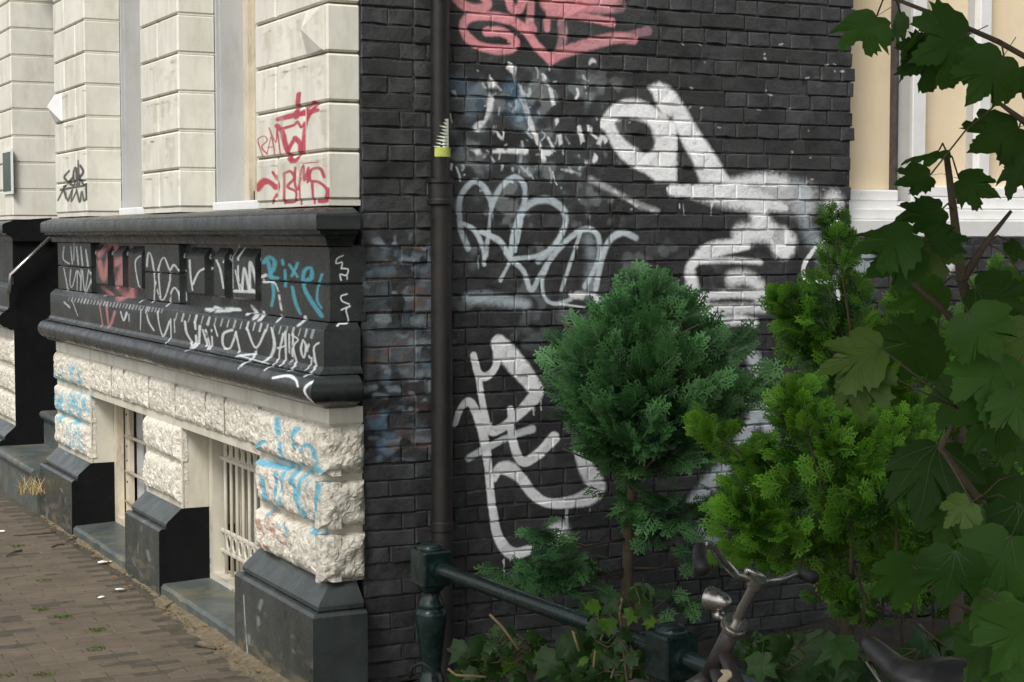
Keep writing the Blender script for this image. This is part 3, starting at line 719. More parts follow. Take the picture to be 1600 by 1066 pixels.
P_PLI = [(-.2, .3125), (.10, .3125), (.112, .302), (.114, -.08), (-.2, -.08)]
A_ = math.radians(30)
B.part(sweep(P_LEDGE, YE + .05, None, -.035), 'window_ledge', ['dark', 'black'], autos=A_)
band = B.part(MB().box(FX + .034, .33, .012, YE - .01, 1.362, 1.646), 'panel_band', 'dark')
def block(y0, y1, z0, z1, x0=FX, x1=.0, b=.005): return MB().cbox(x0, x1, y0, y1, z0, z1, b)
for y0, y1 in ((-.0, .765), (1.955, 2.55), (3.70, 4.53)):
    xe = .02 if y0 == 0 else -.05
    for z0_, z1_ in ((1.364, 1.500), (1.506, 1.643)):
        sub(block(y0, y1, z0_, z1_, FX, xe, .004), 'pedestal_block', ['dark'], band)
for y0, y1 in ((.845, 1.143), (1.26, 1.405), (1.55, 1.82), (2.62, 2.87), (3.0, 3.163), (3.316, 3.576)):
    pr = [(FX + .052, 1.41), (FX + .008, 1.415), (FX + .002, 1.422), (FX + .002, 1.590), (FX + .03, 1.628), (FX + .052, 1.632)]
    m_ = MB(); m_.add([(x, y0, z) for x, z in pr] + [(x, y1, z) for x, z in pr], [(i, i + 1, i + 7, i + 6) for i in range(5)] + [(0, 6, 11, 5), tuple(range(5, -1, -1)), tuple(range(6, 12))])
    sub(m_, 'raised_panel', 'dark', band)
B.part(sweep(P_DADO, YE, None, -.02), 'dado_moulding', ['dark', 'black'], autos=A_)
tor = B.part(sweep(p_torus(.012), 2.013, None, -.045), 'roll_moulding', ['dark', 'dark'], autos=A_)
for a_, b_, d_ in ((2.018, 3.112, -.004), (3.117, YE + .07, -.006)):
    sub(sweep(p_torus(d_), b_, None, .02, False, a_), 'roll_segment', ['dark', 'black'], tor, autos=A_)
strip = B.part(sweep(P_STRIP, 2.0, None, .0), 'cream_course', ['cream', 'black'])
sub(sweep(P_STRIP, 3.72, None, .0, False, 2.006), 'course_stone', ['cream', 'cream'], strip); sub(sweep(P_STRIP, YE, None, .0, False, 3.726), 'course_stone', ['cream', 'black'], strip)

# -------- rough faced stones
def rough_front(y0, y1, z0, z1, p, seed, nu=34, nv=14, axis='x', base=None):
    """rock-faced stone: pillowed broken face on its bed, standing p proud"""
    mb = MB(); V = []; F = []
    L = y1 - y0; H = z1 - z0
    nu = max(8, int(nu * min(1, L / .6)))
    for j in range(nv + 1):
        for i in range(nu + 1):
            u, v = i / nu, j / nv
            a = y0 + L * u; z = z0 + H * v
            e = min(u * L, (1 - u) * L, v * H, (1 - v) * H)
            d = 0. if e < 1e-6 else p * (1 - math.exp(-e / .013)) * (.85 + .28 * fbm((a * 6 + seed, z * 6, seed * 3.1)))
            if e > 1e-6:
                q = fbm((a * 21 + seed, z * 21, 7 + seed), 4, .6)
                ds_, ps_ = mnoise.voronoi(Vector((a * 21 + seed * 5, z * 21, seed)))
                c_ = ps_[0]; hh = math.sin(c_[0] * 91.7 + c_[1] * 47.3 + seed) ; h2 = math.sin(c_[0] * 37.1 - c_[1] * 77.9)
                d += .0018 * hh + .0035 * ((a * 21 + seed * 5 - c_[0]) * h2 + (z * 21 - c_[1]) * hh)
                d += .0035 * q - .010 * max(0, fbm((a * 34, z * 34, 3 + seed), 3) - .25) + .004 * (abs(fbm((a * 14, z * 14, 3 + seed), 3)) - .3)
                a += .005 * fbm((a * 30, z * 30, seed), 2); z += .005 * fbm((a * 30, z * 30, seed + 9), 2)
                d = max(d, .004)
            else:
                a += .006 * fbm((a * 14 + seed, z * 14, 1), 2) * (0 < u < 1 or 1); z += .006 * fbm((a * 14, z * 14, seed + 2), 2)
            V.append((base - d, a, z) if axis == 'x' else (a, base - d, z))
    for j in range(nv):
        for i in range(nu):
            q = j * (nu + 1) + i; F.append((q, q + nu + 1, q + nu + 2, q + 1) if axis == 'x' else (q, q + 1, q + nu + 2, q + nu + 1))
    rim = [i for i in range(nu + 1)] + [j * (nu + 1) + nu for j in range(1, nv + 1)] + [nv * (nu + 1) + i for i in range(nu - 1, -1, -1)] + [j * (nu + 1) for j in range(nv - 1, 0, -1)]
    o_ = len(V)
    for r_ in rim:
        x, yy, z = V[r_]; V.append((x + .03, yy, z) if axis == 'x' else (x, yy + .03, z))
    for k in range(len(rim)):
        k2 = (k + 1) % len(rim); F.append((rim[k], rim[k2], o_ + k2, o_ + k))
    return mb.add(V, F)
lin = B.part(MB().box(FX, .30, .80, 4.6, .785, .9915).box(FX, -.002, .002, .7999, .404, .9915).box(-.002, .30, .302, .7999, .404, .9915), 'lintel_course', 'cream_smooth')
js = [.785, 1.25, 1.525, 2.011, 2.482, 2.977, 3.238, 3.73]
sd_ = 1
for a_, b_ in zip(js[:-1], js[1:]):
    sub(MB().box(FX - .004, FX - .001, a_ - .019, a_ + .019, .82, .985), 'stone_joint', 'cream_joint', lin); sub(rough_front(a_ + .018, b_ - .018, .822, .982, .026, sd_, 44, 20, 'x', FX), 'rough_stone', 'rough', lin); sd_ += 1
for z0_, z1_ in ((.805, .982), (.607, .780), (.408, .582)):
    sub(rough_front(-.035, .775, z0_, z1_, .05, sd_, 80, 26, 'x', FX), 'rough_stone', 'rough', lin)
    sub(rough_front(FX - .05, .004, z0_, z1_, .05, sd_ + 50, 26 * 3, 20, 'y', .0), 'corner_rough_stone', 'rough', lin); sd_ += 1
piers = []
for y0, y1, stones in ((1.94, 2.57, ((.628, .783), (.432, .61))), (3.75, 4.60, ((.818, .984), (.628, .783), (.432, .61)))):
    m_ = MB().box(FX, -.122, y0, y1, .404, .785).box(-.118, .30, y0 + .004, y1, .314, .785)
    pr_ = B.part(m_, 'pier', 'cream_smooth'); piers.append(pr_)
    for z0_, z1_ in stones:
        sub(rough_front(y0 + .002, y1 - (.03 if y0 < 3 else 0), z0_, z1_, .036, sd_, 56, 22, 'x', FX), 'rough_stone', 'rough', pr_); sd_ += 1
    sub(sweep(P_PLM, y1, None, 0, False, y0), 'plinth_moulding', ['plinth', 'black'], pr_, autos=A_)
    sub(sweep(P_PLI, y1, None, 0, False, y0), 'plinth', ['plinth', 'black'], pr_, autos=A_)
    sub(MB().box(.07, .3, y0, y1, -.05, .3135), 'plinth_side', 'black', pr_)
cp = B.part(sweep(P_PLI, .80, None, -.03), 'corner_plinth', ['plinth', 'black'], autos=A_)
sub(sweep(P_PLM, .80, None, -.03), 'plinth_moulding', ['plinth', 'black'], cp, autos=A_)
# -------- basement windows
def ring(mb, y, z, x, ry, rz, r=.006):
    mb.tube([(x, y + ry * math.cos(a), z + rz * math.sin(a)) for a in [2 * PI * k / 14 for k in range(15)]], r, 6, cap=False)
w1 = B.part(MB().box(0., .07, 1.885, 1.938, .055, .784).box(0, .07, .82, 1.885, .74, .784).box(.0, .10, .82, 1.885, .055, .10), 'basement_window', 'cream_smooth')
sub(MB().box(.14, .15, .8, 1.94, .05, .785), 'pane', 'blind', w1)
sub(MB().box(.11, .14, 1.80, 1.885, .1, .76).box(.11, .14, .82, 1.80, .1, .15), 'sash', 'oldcream', w1)
gx = .045
for z in (.735, .64, .30, .205):
    sub(MB().cbox(gx - .008, gx + .008, .82, 1.885, z - .009, z + .009, .003), 'grille_rail', 'cream_smooth', w1)
ys = [1.82 - i * .088 for i in range(11)]
for y_ in ys: sub(MB().tube([(gx, y_, .10), (gx, y_, .785)], .009, 8), 'grille_bar', 'cream_smooth', w1, True)
for y_ in ys[:-1]:
    for z in (.687, .252):
        m_ = MB(); ring(m_, y_ - .044, z, gx, .030, .036); sub(m_, 'grille_ring', 'cream_smooth', w1, True)
w2 = B.part(MB().box(.0, .04, 3.69, 3.748, .055, .784).box(.0, .12, 2.58, 3.69, .745, .784).box(0, .1, 2.58, 3.69, .055, .1), 'basement_window', 'oldcream')
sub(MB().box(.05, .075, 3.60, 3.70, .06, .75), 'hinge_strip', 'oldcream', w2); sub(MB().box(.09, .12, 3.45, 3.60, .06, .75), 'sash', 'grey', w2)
sub(MB().box(.14, .15, 2.55, 3.75, .05, .785), 'pane', 'glass', w2)
for z in (.56, .36, .19): sub(MB().tube([(.045, 3.66, z), (.04, 2.60, z)], .010, 8), 'wooden_rod', 'oldcream', w2, True)
for z in (.68, .5, .42, .3): sub(MB().tube([(.046, 3.655, z), (.05, 3.655, z)], .006, 8), 'bolt', 'black', w2, True)
for y0, y1 in ((.80, 1.94), (2.57, 3.75)):
    sl_ = MB(); n = 24
    V = []
    for i in range(n + 1):
        y_ = y0 + (y1 - y0) * i / n; e = .006 * fbm((y_ * 9, 2, 3)); V += [(-.235 + e, y_, -.06), (-.236 + e, y_, .042 + e), (-.222 + e * .7, y_, .056 + e * .3), (.03, y_, .066)]
    sl_.add(V, [(i * 4 + k, i * 4 + k + 1, i * 4 + k + 5, i * 4 + k + 4) for i in range(n) for k in range(3)])
    B.part(sl_, 'sill_slab', 'slab')
# -------- pilasters of the front
PH = .1782; Z00 = 1.804
def pilaster(y0, y1, side, splits, mat='cream', xs=FX):
    pl = B.part(MB().box(xs + .012, .30, y0 + .012, y1 - .004, 1.79, 3.56), 'pilaster', 'cream_joint')
    z = Z00 + .012; i = 0
    sub(MB().box(xs + .006, .18, y0 + .006, y1 - .006, 1.792, Z00 + .010), 'base_fillet', 'cream', pl)
    while z < 3.45:
        s_ = splits[i % len(splits)]
        xe = .0 if y0 < .1 else side
        zt = z + PH - .008
        if s_:
            sub(block(y0, s_ - .011, z, zt, xs, xe, .007), 'stone_block', mat, pl); sub(block(s_ + .011, y1, z, zt, xs, .05, .007), 'stone_block', mat, pl)
        else: sub(block(y0, y1, z, zt, xs, xe, .007), 'stone_block', mat, pl)
        if y0 > .1: sub(MB().box(xs + .007, side - .002, y0 + .003, y0 + .02, zt, z + PH), 'joint_fillet', 'cream', pl)
        z += PH; i += 1
    return pl
pa = pilaster(.004, .815, .0, [.56, .24, .56, 0])
pb = pilaster(1.93, 2.59, .05, [2.27, 0])
pc = pilaster(3.78, 4.56, .075, [4.28, 4.0])
# faceted bosses
def boss(pl, yc, z0_, z1_, w=.21):
    x = FX - .001
    V = [(x, yc - w / 2, z0_), (x, yc + w / 2, z0_), (x, yc + w / 2, z1_), (x, yc - w / 2, z1_), (x - (.05 if yc > 2 else .03), yc + w * .42, (z0_ + z1_) / 2 + .01), (x - .012, yc - w * .48, z1_ - .004), (x - .012, yc - w * .48, z0_ + .004)]
    sub(MB().add(V, [(0, 6, 5, 3), (6, 0, 1, 4), (6, 4, 5), (4, 1, 2), (3, 5, 4, 2)]), 'faceted_boss', 'white' if yc > 2 else 'cream', pl)
boss(pa, .115, Z00 + 3 * PH + .015, Z00 + 4 * PH + .002, .19)
boss(pc, 4.44, Z00 + 3 * PH + .015, Z00 + 4 * PH + .002, .2)
# tall windows
for y0, y1, xf in ((.815, 1.93, .048), (2.59, 3.78, .072)):
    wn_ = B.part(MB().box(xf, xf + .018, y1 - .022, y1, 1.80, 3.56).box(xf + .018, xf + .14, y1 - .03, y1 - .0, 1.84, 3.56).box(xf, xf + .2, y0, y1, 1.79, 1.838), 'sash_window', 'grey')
    sub(MB().cbox(xf - .02, xf + .2, y0 + .004, y1 - .004, 1.795, 1.836, .004), 'sill', 'white', wn_)
    sub(MB().box(xf + .128, xf + .15, y1 - .10, y1 - .03, 1.84, 3.56).box(xf + .15, xf + .17, y1 - .115, y1 - .1, 1.84, 3.56), 'trim', 'oldcream', wn_); sub(MB().box(xf + .171, xf + .18, y1 - .117, y1 - .116, 1.88, 3.56), 'gap', 'black', wn_)
    sub(MB().box(xf + .16, xf + .19, y1 - .20, y1 - .118, 1.88, 3.56).box(xf + .15, xf + .19, y0, y1 - .1, 1.838, 1.89), 'sash', 'oldcream', wn_)
    sub(MB().box(xf + .20, xf + .205, y0 - .1, y1, 1.84, 3.56), 'pane', 'glass', wn_)
# far pilaster beyond the entrance
YD = 5.89
pd_ = pilaster(YD, 6.9, .42, [0, 6.4])
fb = B.part(sweep(P_LEDGE, 8.5, None, 0, False, YD - .03), 'far_base', ['dark', 'black'], autos=A_)
for pr, mt in ((P_DADO, 'dark'), (p_torus(0), 'dark'), (P_STRIP, 'cream'), (P_PLM, 'plinth'), (P_PLI, 'plinth')):
    sub(sweep(pr, 8.5, None, 0, False, YD), 'base_moulding', [mt, 'black'], fb, autos=A_)
sub(MB().box(FX, .5, YD + .002, 8.5, 1.362, 1.646, 0), 'pedestal_block', 'dark', fb)
sub(MB().box(FX - .005, .9, YD - .001, YD + .0015, -.05, 1.79), 'entrance_side', 'black', fb)
for z0_, z1_ in ((.818, .984), (.628, .783), (.432, .61)):
    sub(rough_front(YD + .003, 6.75, z0_, z1_, .034, sd_, 30, 14, 'x', FX), 'rough_stone', 'rough', fb); sd_ += 1
sub(MB().box(FX, .3, YD + .003, 8.5, .404, .99), 'pier_core', 'cream_smooth', fb)
# entrance steps
st = B.part(MB().box(.9, .95, 4.6, 5.89, 0, 2.95), 'entrance', 'black')
def tread(x0, z0_, z1_, x1):
    m_ = MB().box(x0 + .03, x1, YE + .008, YD - .008, z0_, z1_ - .05)
    pr = [(x1, z1_ - .05), (x0 + .01, z1_ - .05)] + [(x0 + .022 - .022 * math.cos(a), z1_ - .025 + .025 * math.sin(a)) for a in (-1.2, -.6, 0, .6, 1.2)] + [(x0 + .03, z1_), (x1, z1_)]
    n = len(pr); m_.add([(x, YE + .002, z) for x, z in pr] + [(x, YD - .01, z) for x, z in pr], [(i, (i + 1) % n, (i + 1) % n + n, i + n) for i in range(n)] + [tuple(range(n))[::-1], tuple(range(n, 2 * n))])
    return m_
sub(tread(-.29, -.05, .275, .3), 'step', 'slab', st); sub(tread(.02, .2755, .50, .6), 'step', 'slab', st); sub(tread(.32, .5005, .72, .9), 'step', 'slab', st)
hp = [ony(78, 372, 5.8), ony(17, 430, 5.8), ony(15, 460, 5.82)]
sub(MB().tube(hp, .016, 8), 'handrail', 'chrome', st, True)
# -------- recessed window of the side wall
gw = B.part(MB().box(2.26, 5.6, .34, .36, 1.62, 2.95), 'garden_window', 'white')
def gy(px, y, py=250): return ony(px, py, y)[0]
YP = .28
sub(MB().box(2.2352, 5.6, .02, .34, 1.655, 1.672), 'sill_bed', 'mortar', gw)
sub(MB().cbox(2.24, 5.6, .055, .335, 1.674, 1.752, .006), 'sill', 'white', gw); sub(MB().cbox(2.242, 5.6, .11, .337, 1.753, 1.80, .005), 'sill', 'white', gw)
sub(MB().box(2.30, 2.70, YP, YP + .02, 1.80, 2.95), 'side_panel', 'tan', gw)
sub(MB().cbox(2.30, gy(1405, .2), .2, YP - .002, 1.835, 1.885, .006), 'panel_ledge', 'white', gw)
sub(MB().box(2.25, gy(1408, .2), .16, YP - .003, 1.801, 1.834), 'panel_sill', 'white', gw)
xm0 = gy(1422, .16); xm1 = gy(1440, .16)
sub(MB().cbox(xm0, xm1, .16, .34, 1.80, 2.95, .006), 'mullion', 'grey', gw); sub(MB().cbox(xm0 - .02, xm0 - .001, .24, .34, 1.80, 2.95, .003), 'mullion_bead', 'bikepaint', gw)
sub(MB().cbox(xm0 + .004, xm1 + .012, .148, .16, 1.80, 2.95, .003), 'mullion_face', 'white', gw)  # white front on a grey body: side shade put into the colour
xn0 = gy(1529, .16); xn1 = gy(1547, .16)
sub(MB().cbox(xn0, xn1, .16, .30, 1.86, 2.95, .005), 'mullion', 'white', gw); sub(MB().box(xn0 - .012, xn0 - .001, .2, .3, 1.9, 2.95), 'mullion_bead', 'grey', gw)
sub(MB().cbox(xm1 + .002, 5.6, .165, .30, 1.803, 1.855, .005), 'bottom_rail', 'white', gw); sub(MB().cbox(xm1 + .002, 5.6, .18, .30, 1.858, 1.905, .005), 'bottom_rail', 'white', gw)
sub(MB().box(xm1, xn0 - .001, .235, .255, 1.905, 2.95), 'pane', 'tan', gw); sub(MB().box(xn1, 5.6, .235, .255, 1.905, 2.95), 'pane', 'tan', gw)

# ------------------------------------------------------------------ drainpipe
PX_, PY_ = .293, -.055
zj = ony(680, 300, -.05)[2]
dp = Thing('drainpipe', (PX_, PY_, 0), 'dark brown vertical drainpipe with a thick collar running down the black brick wall', 'drainpipe')
dp.part(MB().lathe([(.036, zj), (.036, 2.96)], 20, (PX_, PY_)), 'upper_pipe', 'pipe', autos=.6)
dp.part(MB().lathe([(.040, 0), (.040, zj - .02)], 20, (PX_ + .004, PY_)), 'lower_pipe', 'pipe2', autos=.6)
dp.part(MB().lathe([(.044, zj - .05), (.05, zj - .045), (.05, zj - .03), (.046, zj - .025), (.046, zj + .03), (.052, zj + .034), (.052, zj + .047), (.04, zj + .052)], 22, (PX_, PY_)), 'collar', 'pipe', autos=.6)
zb = ony(685, 822, -.05)[2]
dp.part(MB().lathe([(.043, zb - .018), (.0445, zb - .016), (.0445, zb + .016), (.043, zb + .018)], 20, (PX_ + .004, PY_)).box(PX_ + .04, PX_ + .065, PY_ - .006, PY_ + .006, zb - .016, zb + .016), 'bracket', 'pipe2', autos=.6)
# torn sticker
zs = ony(680, 235, -.08)[2]
ps = Thing('torn_sticker', (PX_ + .02, PY_ - .036, zs), 'torn pale paper strip held by yellow tape on the dark drainpipe', 'sticker')
m_ = MB(); V = []
def onpipe(a, z, r): return (PX_ + r * math.sin(a), PY_ - r * math.cos(a), z)
for i in range(9):
    z = zs + .005 + i * .0125
    m_.add([onpipe(.55, z, .0372), onpipe(-.1 + .03 * i, z + .001, .0375), onpipe(-.95 + .10 * i + R.uniform(-.2, .1), z + .010, .042 + R.uniform(0, .006)), onpipe(.1, z + .0105, .0378), onpipe(.55, z + .0123, .0373)], [(0, 1, 3, 4), (1, 2, 3)])
ps.part(m_, 'torn_paper', 'paper')
m_ = MB()
for i in range(7):
    a = -1.0 + i * .3; m_.add([onpipe(a, zs - .022, .0382), onpipe(a + .3, zs - .024, .0382), onpipe(a + .3, zs + .012, .0382), onpipe(a, zs + .010, .0382)], [(0, 1, 2, 3)])
ps.part(m_, 'tape', 'tape')
# sign on the far pilaster
p0 = onx(0, 305, FX - .01); p1 = onx(18, 232, FX - .01)
sg = Thing('wall_sign', (FX - .004, p1[1], p0[2]), 'small dark green plate with white rim on the far left pilaster', 'sign')
sg.part(MB().box(FX - .014, FX - .001, p1[1], p1[1] + .30, p0[2], p1[2]), 'sign_rim', 'white'); sg.part(MB().box(FX - .017, FX - .0145, p1[1] + .02, p1[1] + .28, p0[2] + .02, p1[2] - .02), 'sign_plate', 'sign')

# ------------------------------------------------------------------ railing
p1 = np.array([.092, -.408]); p2 = np.array([.166, -1.879]); dr = (p2 - p1); Lr = np.hypot(*dr); dr = dr / Lr
p3 = p2 + dr * 1.5
rl = Thing('iron_railing', (p1[0], p1[1], 0), 'dark green cast iron railing with two short posts between pavement and garden', 'railing')
prof = [(.052, .36), (.055, .37), (.042, .385), (.036, .40), (.036, .415), (.046, .425), (.05, .435)]
def post(c, first):
    m_ = MB().lathe([(.05, -.02), (.062, 0), (.066, .05), (.058, .075), (.05, .09), (.046, .1), (.046, .115), (.038, .13), (.035, .15), (.041, .2), (.050, .28), (.058, .345), (.055, .36), (.045, .368), (.048, .378), (.043, .39), (.034, .41), (.034, .425), (.048, .438), (.05, .45)], 22, c)
    po = rl.part(m_, 'post', 'iron', autos=.7)
    a = math.atan2(dr[0], -dr[1])
    h = .055; m2 = MB().cbox(-h, h, -h, h, .45, .575, .006)
    ca, sa = math.cos(a), math.sin(a)
    m2.v = [(c[0] + x * ca - y * sa, c[1] + x * sa + y * ca, z) for x, y, z in m2.v]
    sub(m2, 'post_head', 'iron', po)
    sub(MB().lathe([(.046, .572), (.048, .58), (.045, .588), (.034, .598), (.015, .604), (.003, .605)], 22, c), 'post_cap', 'iron', po, autos=.7)
for c in (p1, p2, p3): post(c, 0)
zr = .515
for a_, b_ in ((p1, p2), (p2, p3)):
    q0 = a_ + dr * .05; q1 = b_ - dr * .05
    rl.part(MB().tube([(q0[0], q0[1], zr), (q0[0] + dr[0] * .03, q0[1] + dr[1] * .03, zr)], .034, 16).tube([(q0[0], q0[1], zr), (q1[0], q1[1], zr)], .026, 16).tube([(q1[0] - dr[0] * .03, q1[1] - dr[1] * .03, zr), (q1[0], q1[1], zr)], .034, 16), 'rail', 'iron', autos=.7)
# cable loop at the first post
cb = MB(); pts = [at(640, 1060, 6.0), at(645, 1042, 6.0), at(660, 1036, 5.95), at(676, 1046, 5.95), at(684, 1066, 5.98), at(690, 1090, 6.0)]
tag(cb.tube(pts, .006, 8).build('cable', 'rubber', smooth=True), 'thin black cable looped round the foot of the green railing post', 'cable')

# ------------------------------------------------------------------ bicycle
BX = -.27
def bp(px, py, x=BX): return Vector(onx(px, py, x))
bk = Thing('bicycle', (BX, -2.6, 0), 'worn dark city bicycle with chrome headlamp leaning at the green railing', 'bicycle')
stem = bp(1181, 912); head = bp(1147, 978); crown = bp(1140, 993)
hd = (stem - head).normalized()
wr = .315
wc = Vector((BX + .01, crown.y + .37, .29))
rc = Vector((BX, wc.y - 1.08, .29))
bb = Vector((BX, wc.y - .66, .28))
sadp = bp(1400, 1030)
fr = MB()
low = head - hd * .16
fr.tube([head, low], .019, 12).tube([low + hd * .03, Vector((BX, bb.y + .12, .42)), bb], .016, 12).tube([bb, Vector((BX, sadp.y, sadp.z - .12))], .015, 12)
fr.tube([bb, rc + Vector((.05, 0, 0))], .010, 8).tube([bb, rc - Vector((.05, 0, 0))], .010, 8).tube([Vector((BX, sadp.y, sadp.z - .16)), rc + Vector((.05, 0, 0))], .008, 8).tube([Vector((BX, sadp.y, sadp.z - .16)), rc - Vector((.05, 0, 0))], .008, 8)
fr.tube([low + hd * .08, Vector((BX, (low.y + sadp.y) / 2, .52)), Vector((BX, bb.y - .04, .42))], .015, 12)
bk.part(fr, 'frame', 'bikepaint', True)
fk = MB()
for s_ in (-1, 1): fk.tube([low - hd * .005, low - hd * .05 + Vector((s_ * .04, .01, 0)), low + (wc - low) * .6 + Vector((s_ * .05, -.02, 0)), wc + Vector((s_ * .055, 0, 0))], [.016, .015, .012, .009], 10)
bk.part(fk, 'fork', 'bikepaint', True)
bk.part(MB().tube([head + hd * .004, head + hd * .014], .027, 16).tube([head - hd * .004, head + hd * .004], .030, 16), 'headset', 'chrome', autos=.6)
bk.part(MB().tube([head - hd * .012, head - hd * .005], .025, 16), 'headset_cup', 'rust', autos=.6)
sm = bk.part(MB().tube([head + hd * .014, stem], .0125, 12).tube([stem - hd * .005, stem + hd * .018], .019, 12), 'stem', 'chrome', autos=.6)
sub(MB().tube([stem + Vector((-.02, .01, .012)), stem + Vector((-.018, .008, .03)), stem + Vector((.0, .0, .022)), stem + Vector((.018, -.006, .01))], .007, 8), 'clamp_bolt', 'chrome', sm, True)
# swept handlebar
dz = Vector((0, 0, 1)); fwd_ = Vector((0, 1, 0)); side = Vector((1, 0, 0))
sL = [stem + hd * .008, bp(1150, 898, BX - .04), bp(1128, 875, BX - .10), bp(1112, 853, BX - .16), bp(1100, 850, BX - .21), bp(1094, 858, BX - .25)]
hb = bk.part(MB().tube(sL, .0092, 10).tube([stem + hd * .008, bp(1195, 910, BX + .06), bp(1215, 908, BX + .12), bp(1240, 897, BX + .18), bp(1256, 897, BX + .2)], .0092, 10), 'handlebar', 'chrome', True)
gp = [sL[-1], bp(1093, 870, BX - .27), bp(1096, 890, BX - .30)]
sub(MB().tube(gp, .0145, 12), 'grip', 'rubber', hb, True); sub(MB().tube([bp(1256, 897, BX + .2), bp(1272, 903, BX + .2)], .0145, 12), 'grip', 'rubber', hb, True)
# headlamp
lc = bp(1117, 937); ax = Vector((-.35, .9, .08)).normalized()
prof = [(.0, -.062), (.012, -.060), (.022, -.05), (.031, -.03), (.036, -.008), (.038, .012), (.040, .016), (.040, .024), (.036, .026)]
lm = MB(); lm.lathe(prof, 20); rot = ax.to_track_quat('Z', 'Y').to_matrix()
lm.v = [tuple(rot @ Vector(v) * .68 + lc) for v in lm.v]
lp = bk.part(lm, 'headlamp', 'chrome', autos=.7)
lm = MB().lathe([(.036, .025), (.028, .030), (.01, .034), (.001, .0345)], 20); lm.v = [tuple(rot @ Vector(v) * .68 + lc) for v in lm.v]
sub(lm, 'lamp_lens', 'white', lp, True)
sub(MB().tube([lc - Vector((0, 0, .03)), bp(1122, 962), bp(1132, 968), bp(1138, 980)], .007, 8).tube([bp(1120, 962), bp(1126, 962)], .012, 10), 'lamp_bracket', 'chrome', lp, True)
sub(MB().tube([lc - Vector((0, 0, .032)), bp(1134, 962), bp(1139, 985), bp(1125, 1030), bp(1108, 1060)], .003, 6), 'lamp_wire', 'rubber', lp, True)
# wheels
def torus(c, r, rt, n=48, m=10):
    mb = MB(); mb.tube([(c.x, c.y + r * math.cos(2 * PI * k / n), c.z + r * math.sin(2 * PI * k / n)) for k in range(n + 1)], rt, m, cap=False); return mb
for c in (wc, rc):
    ty = bk.part(torus(c, wr - .018, .019), 'wheel', 'rubber', True)
    sub(torus(c, wr - .042, .009), 'rim', 'chrome', ty, True)
    sub(MB().tube([c - Vector((.045, 0, 0)), c + Vector((.045, 0, 0))], .018, 10), 'hub', 'chrome', ty, True)
    for k in range(24):
        a = 2 * PI * k / 24; s_ = .03 * (-1) ** k
        sub(MB().tube([c + Vector((s_, .016 * math.cos(a), .016 * math.sin(a))), c + Vector((0, (wr - .045) * math.cos(a + .2), (wr - .045) * math.sin(a + .2)))], .0011, 4), 'spoke', 'chrome', ty)
def guard(c, a0, a1):
    n = 24; V = []; F = []
    for i in range(n + 1):
        a = math.radians(a0 + (a1 - a0) * i / n)
        for xx, rr in ((-.028, wr - .004), (-.02, wr + .008), (0, wr + .013), (.02, wr + .008), (.028, wr - .004)):
            V.append((c.x + xx, c.y + rr * math.cos(a), c.z + rr * math.sin(a)))
    for i in range(n):
        for k in range(4): F.append((i * 5 + k, i * 5 + k + 1, i * 5 + k + 6, i * 5 + k + 5))
    return MB().add(V, F)
bk.part(guard(wc, 82, 215), 'mudguard', 'bikepaint', True); bk.part(guard(rc, 20, 200), 'mudguard', 'bikepaint', True)
# saddle: long nose towards the bars, wide rear
nose = bp(1352, 1004); V = []; F = []
secs = [(0, .012, .012, .010), (.015, .020, .016, .012), (.05, .024, .018, .0), (.09, .028, .02, -.014), (.13, .045, .022, -.018), (.17, .075, .024, -.008), (.21, .10, .026, .004), (.25, .108, .028, .006), (.275, .09, .026, -.002), (.285, .05, .018, -.01)]
n = 16
for d_, hw, hh, lift in secs:
    for k in range(n):
        a = 2 * PI * k / n; V.append((nose.x + hw * math.cos(a), nose.y - d_, nose.z - .012 + lift + hh * math.sin(a) * (1 if math.sin(a) > 0 else 1.4)))
for i in range(len(secs) - 1):
    for k in range(n): k2 = (k + 1) % n; F.append((i * n + k, (i + 1) * n + k, (i + 1) * n + k2, i * n + k2))
F.append(tuple(range(n))); F.append(tuple((len(secs) - 1) * n + k for k in range(n))[::-1])
sa = bk.part(MB().add(V, F), 'saddle', 'leather', True)
for s_ in (-1, 1): sub(MB().tube([nose + Vector((s_ * .02, -.03, -.03)), nose + Vector((s_ * .022, -.10, -.075)), nose + Vector((s_ * .04, -.2, -.07)), nose + Vector((s_ * .06, -.25, -.03))], .004, 6), 'saddle_rail', 'chrome', sa, True)
for s_ in (-1, 1):
    for q in (0, 1): sub(MB().tube([nose + Vector((s_ * .06 + .012 * math.cos(t), -.24 + q * .02 + .012 * math.sin(t), -.09 + .06 * t / 25)) for t in np.arange(0, 25, .6)], .003, 5), 'saddle_spring', 'chrome', sa, True)
bk.part(MB().tube([Vector((BX, sadp.y, sadp.z - .16)), Vector((BX, nose.y - .15, nose.z - .06))], .0125, 10), 'seat_post', 'chrome', True)
bk.part(MB().tube([bb - Vector((.07, 0, 0)), bb + Vector((.07, 0, 0))], .02, 10).tube([bb - Vector((.065, 0, 0)), bb + Vector((-.065, .1, -.13))], .008, 8).tube([bb + Vector((.065, 0, 0)), bb + Vector((.065, -.1, .13))], .008, 8), 'crank', 'chrome', True)
m_ = MB()
for k in range(4): m_.tube([bp(1128 + 3 * k + 5 * math.sin(t), 1048 + t * 4, BX - .03) for t in (0, 1, 2, 3, 4, 5)], .004, 6)
bk.part(m_, 'cable_lock', 'rope', True)

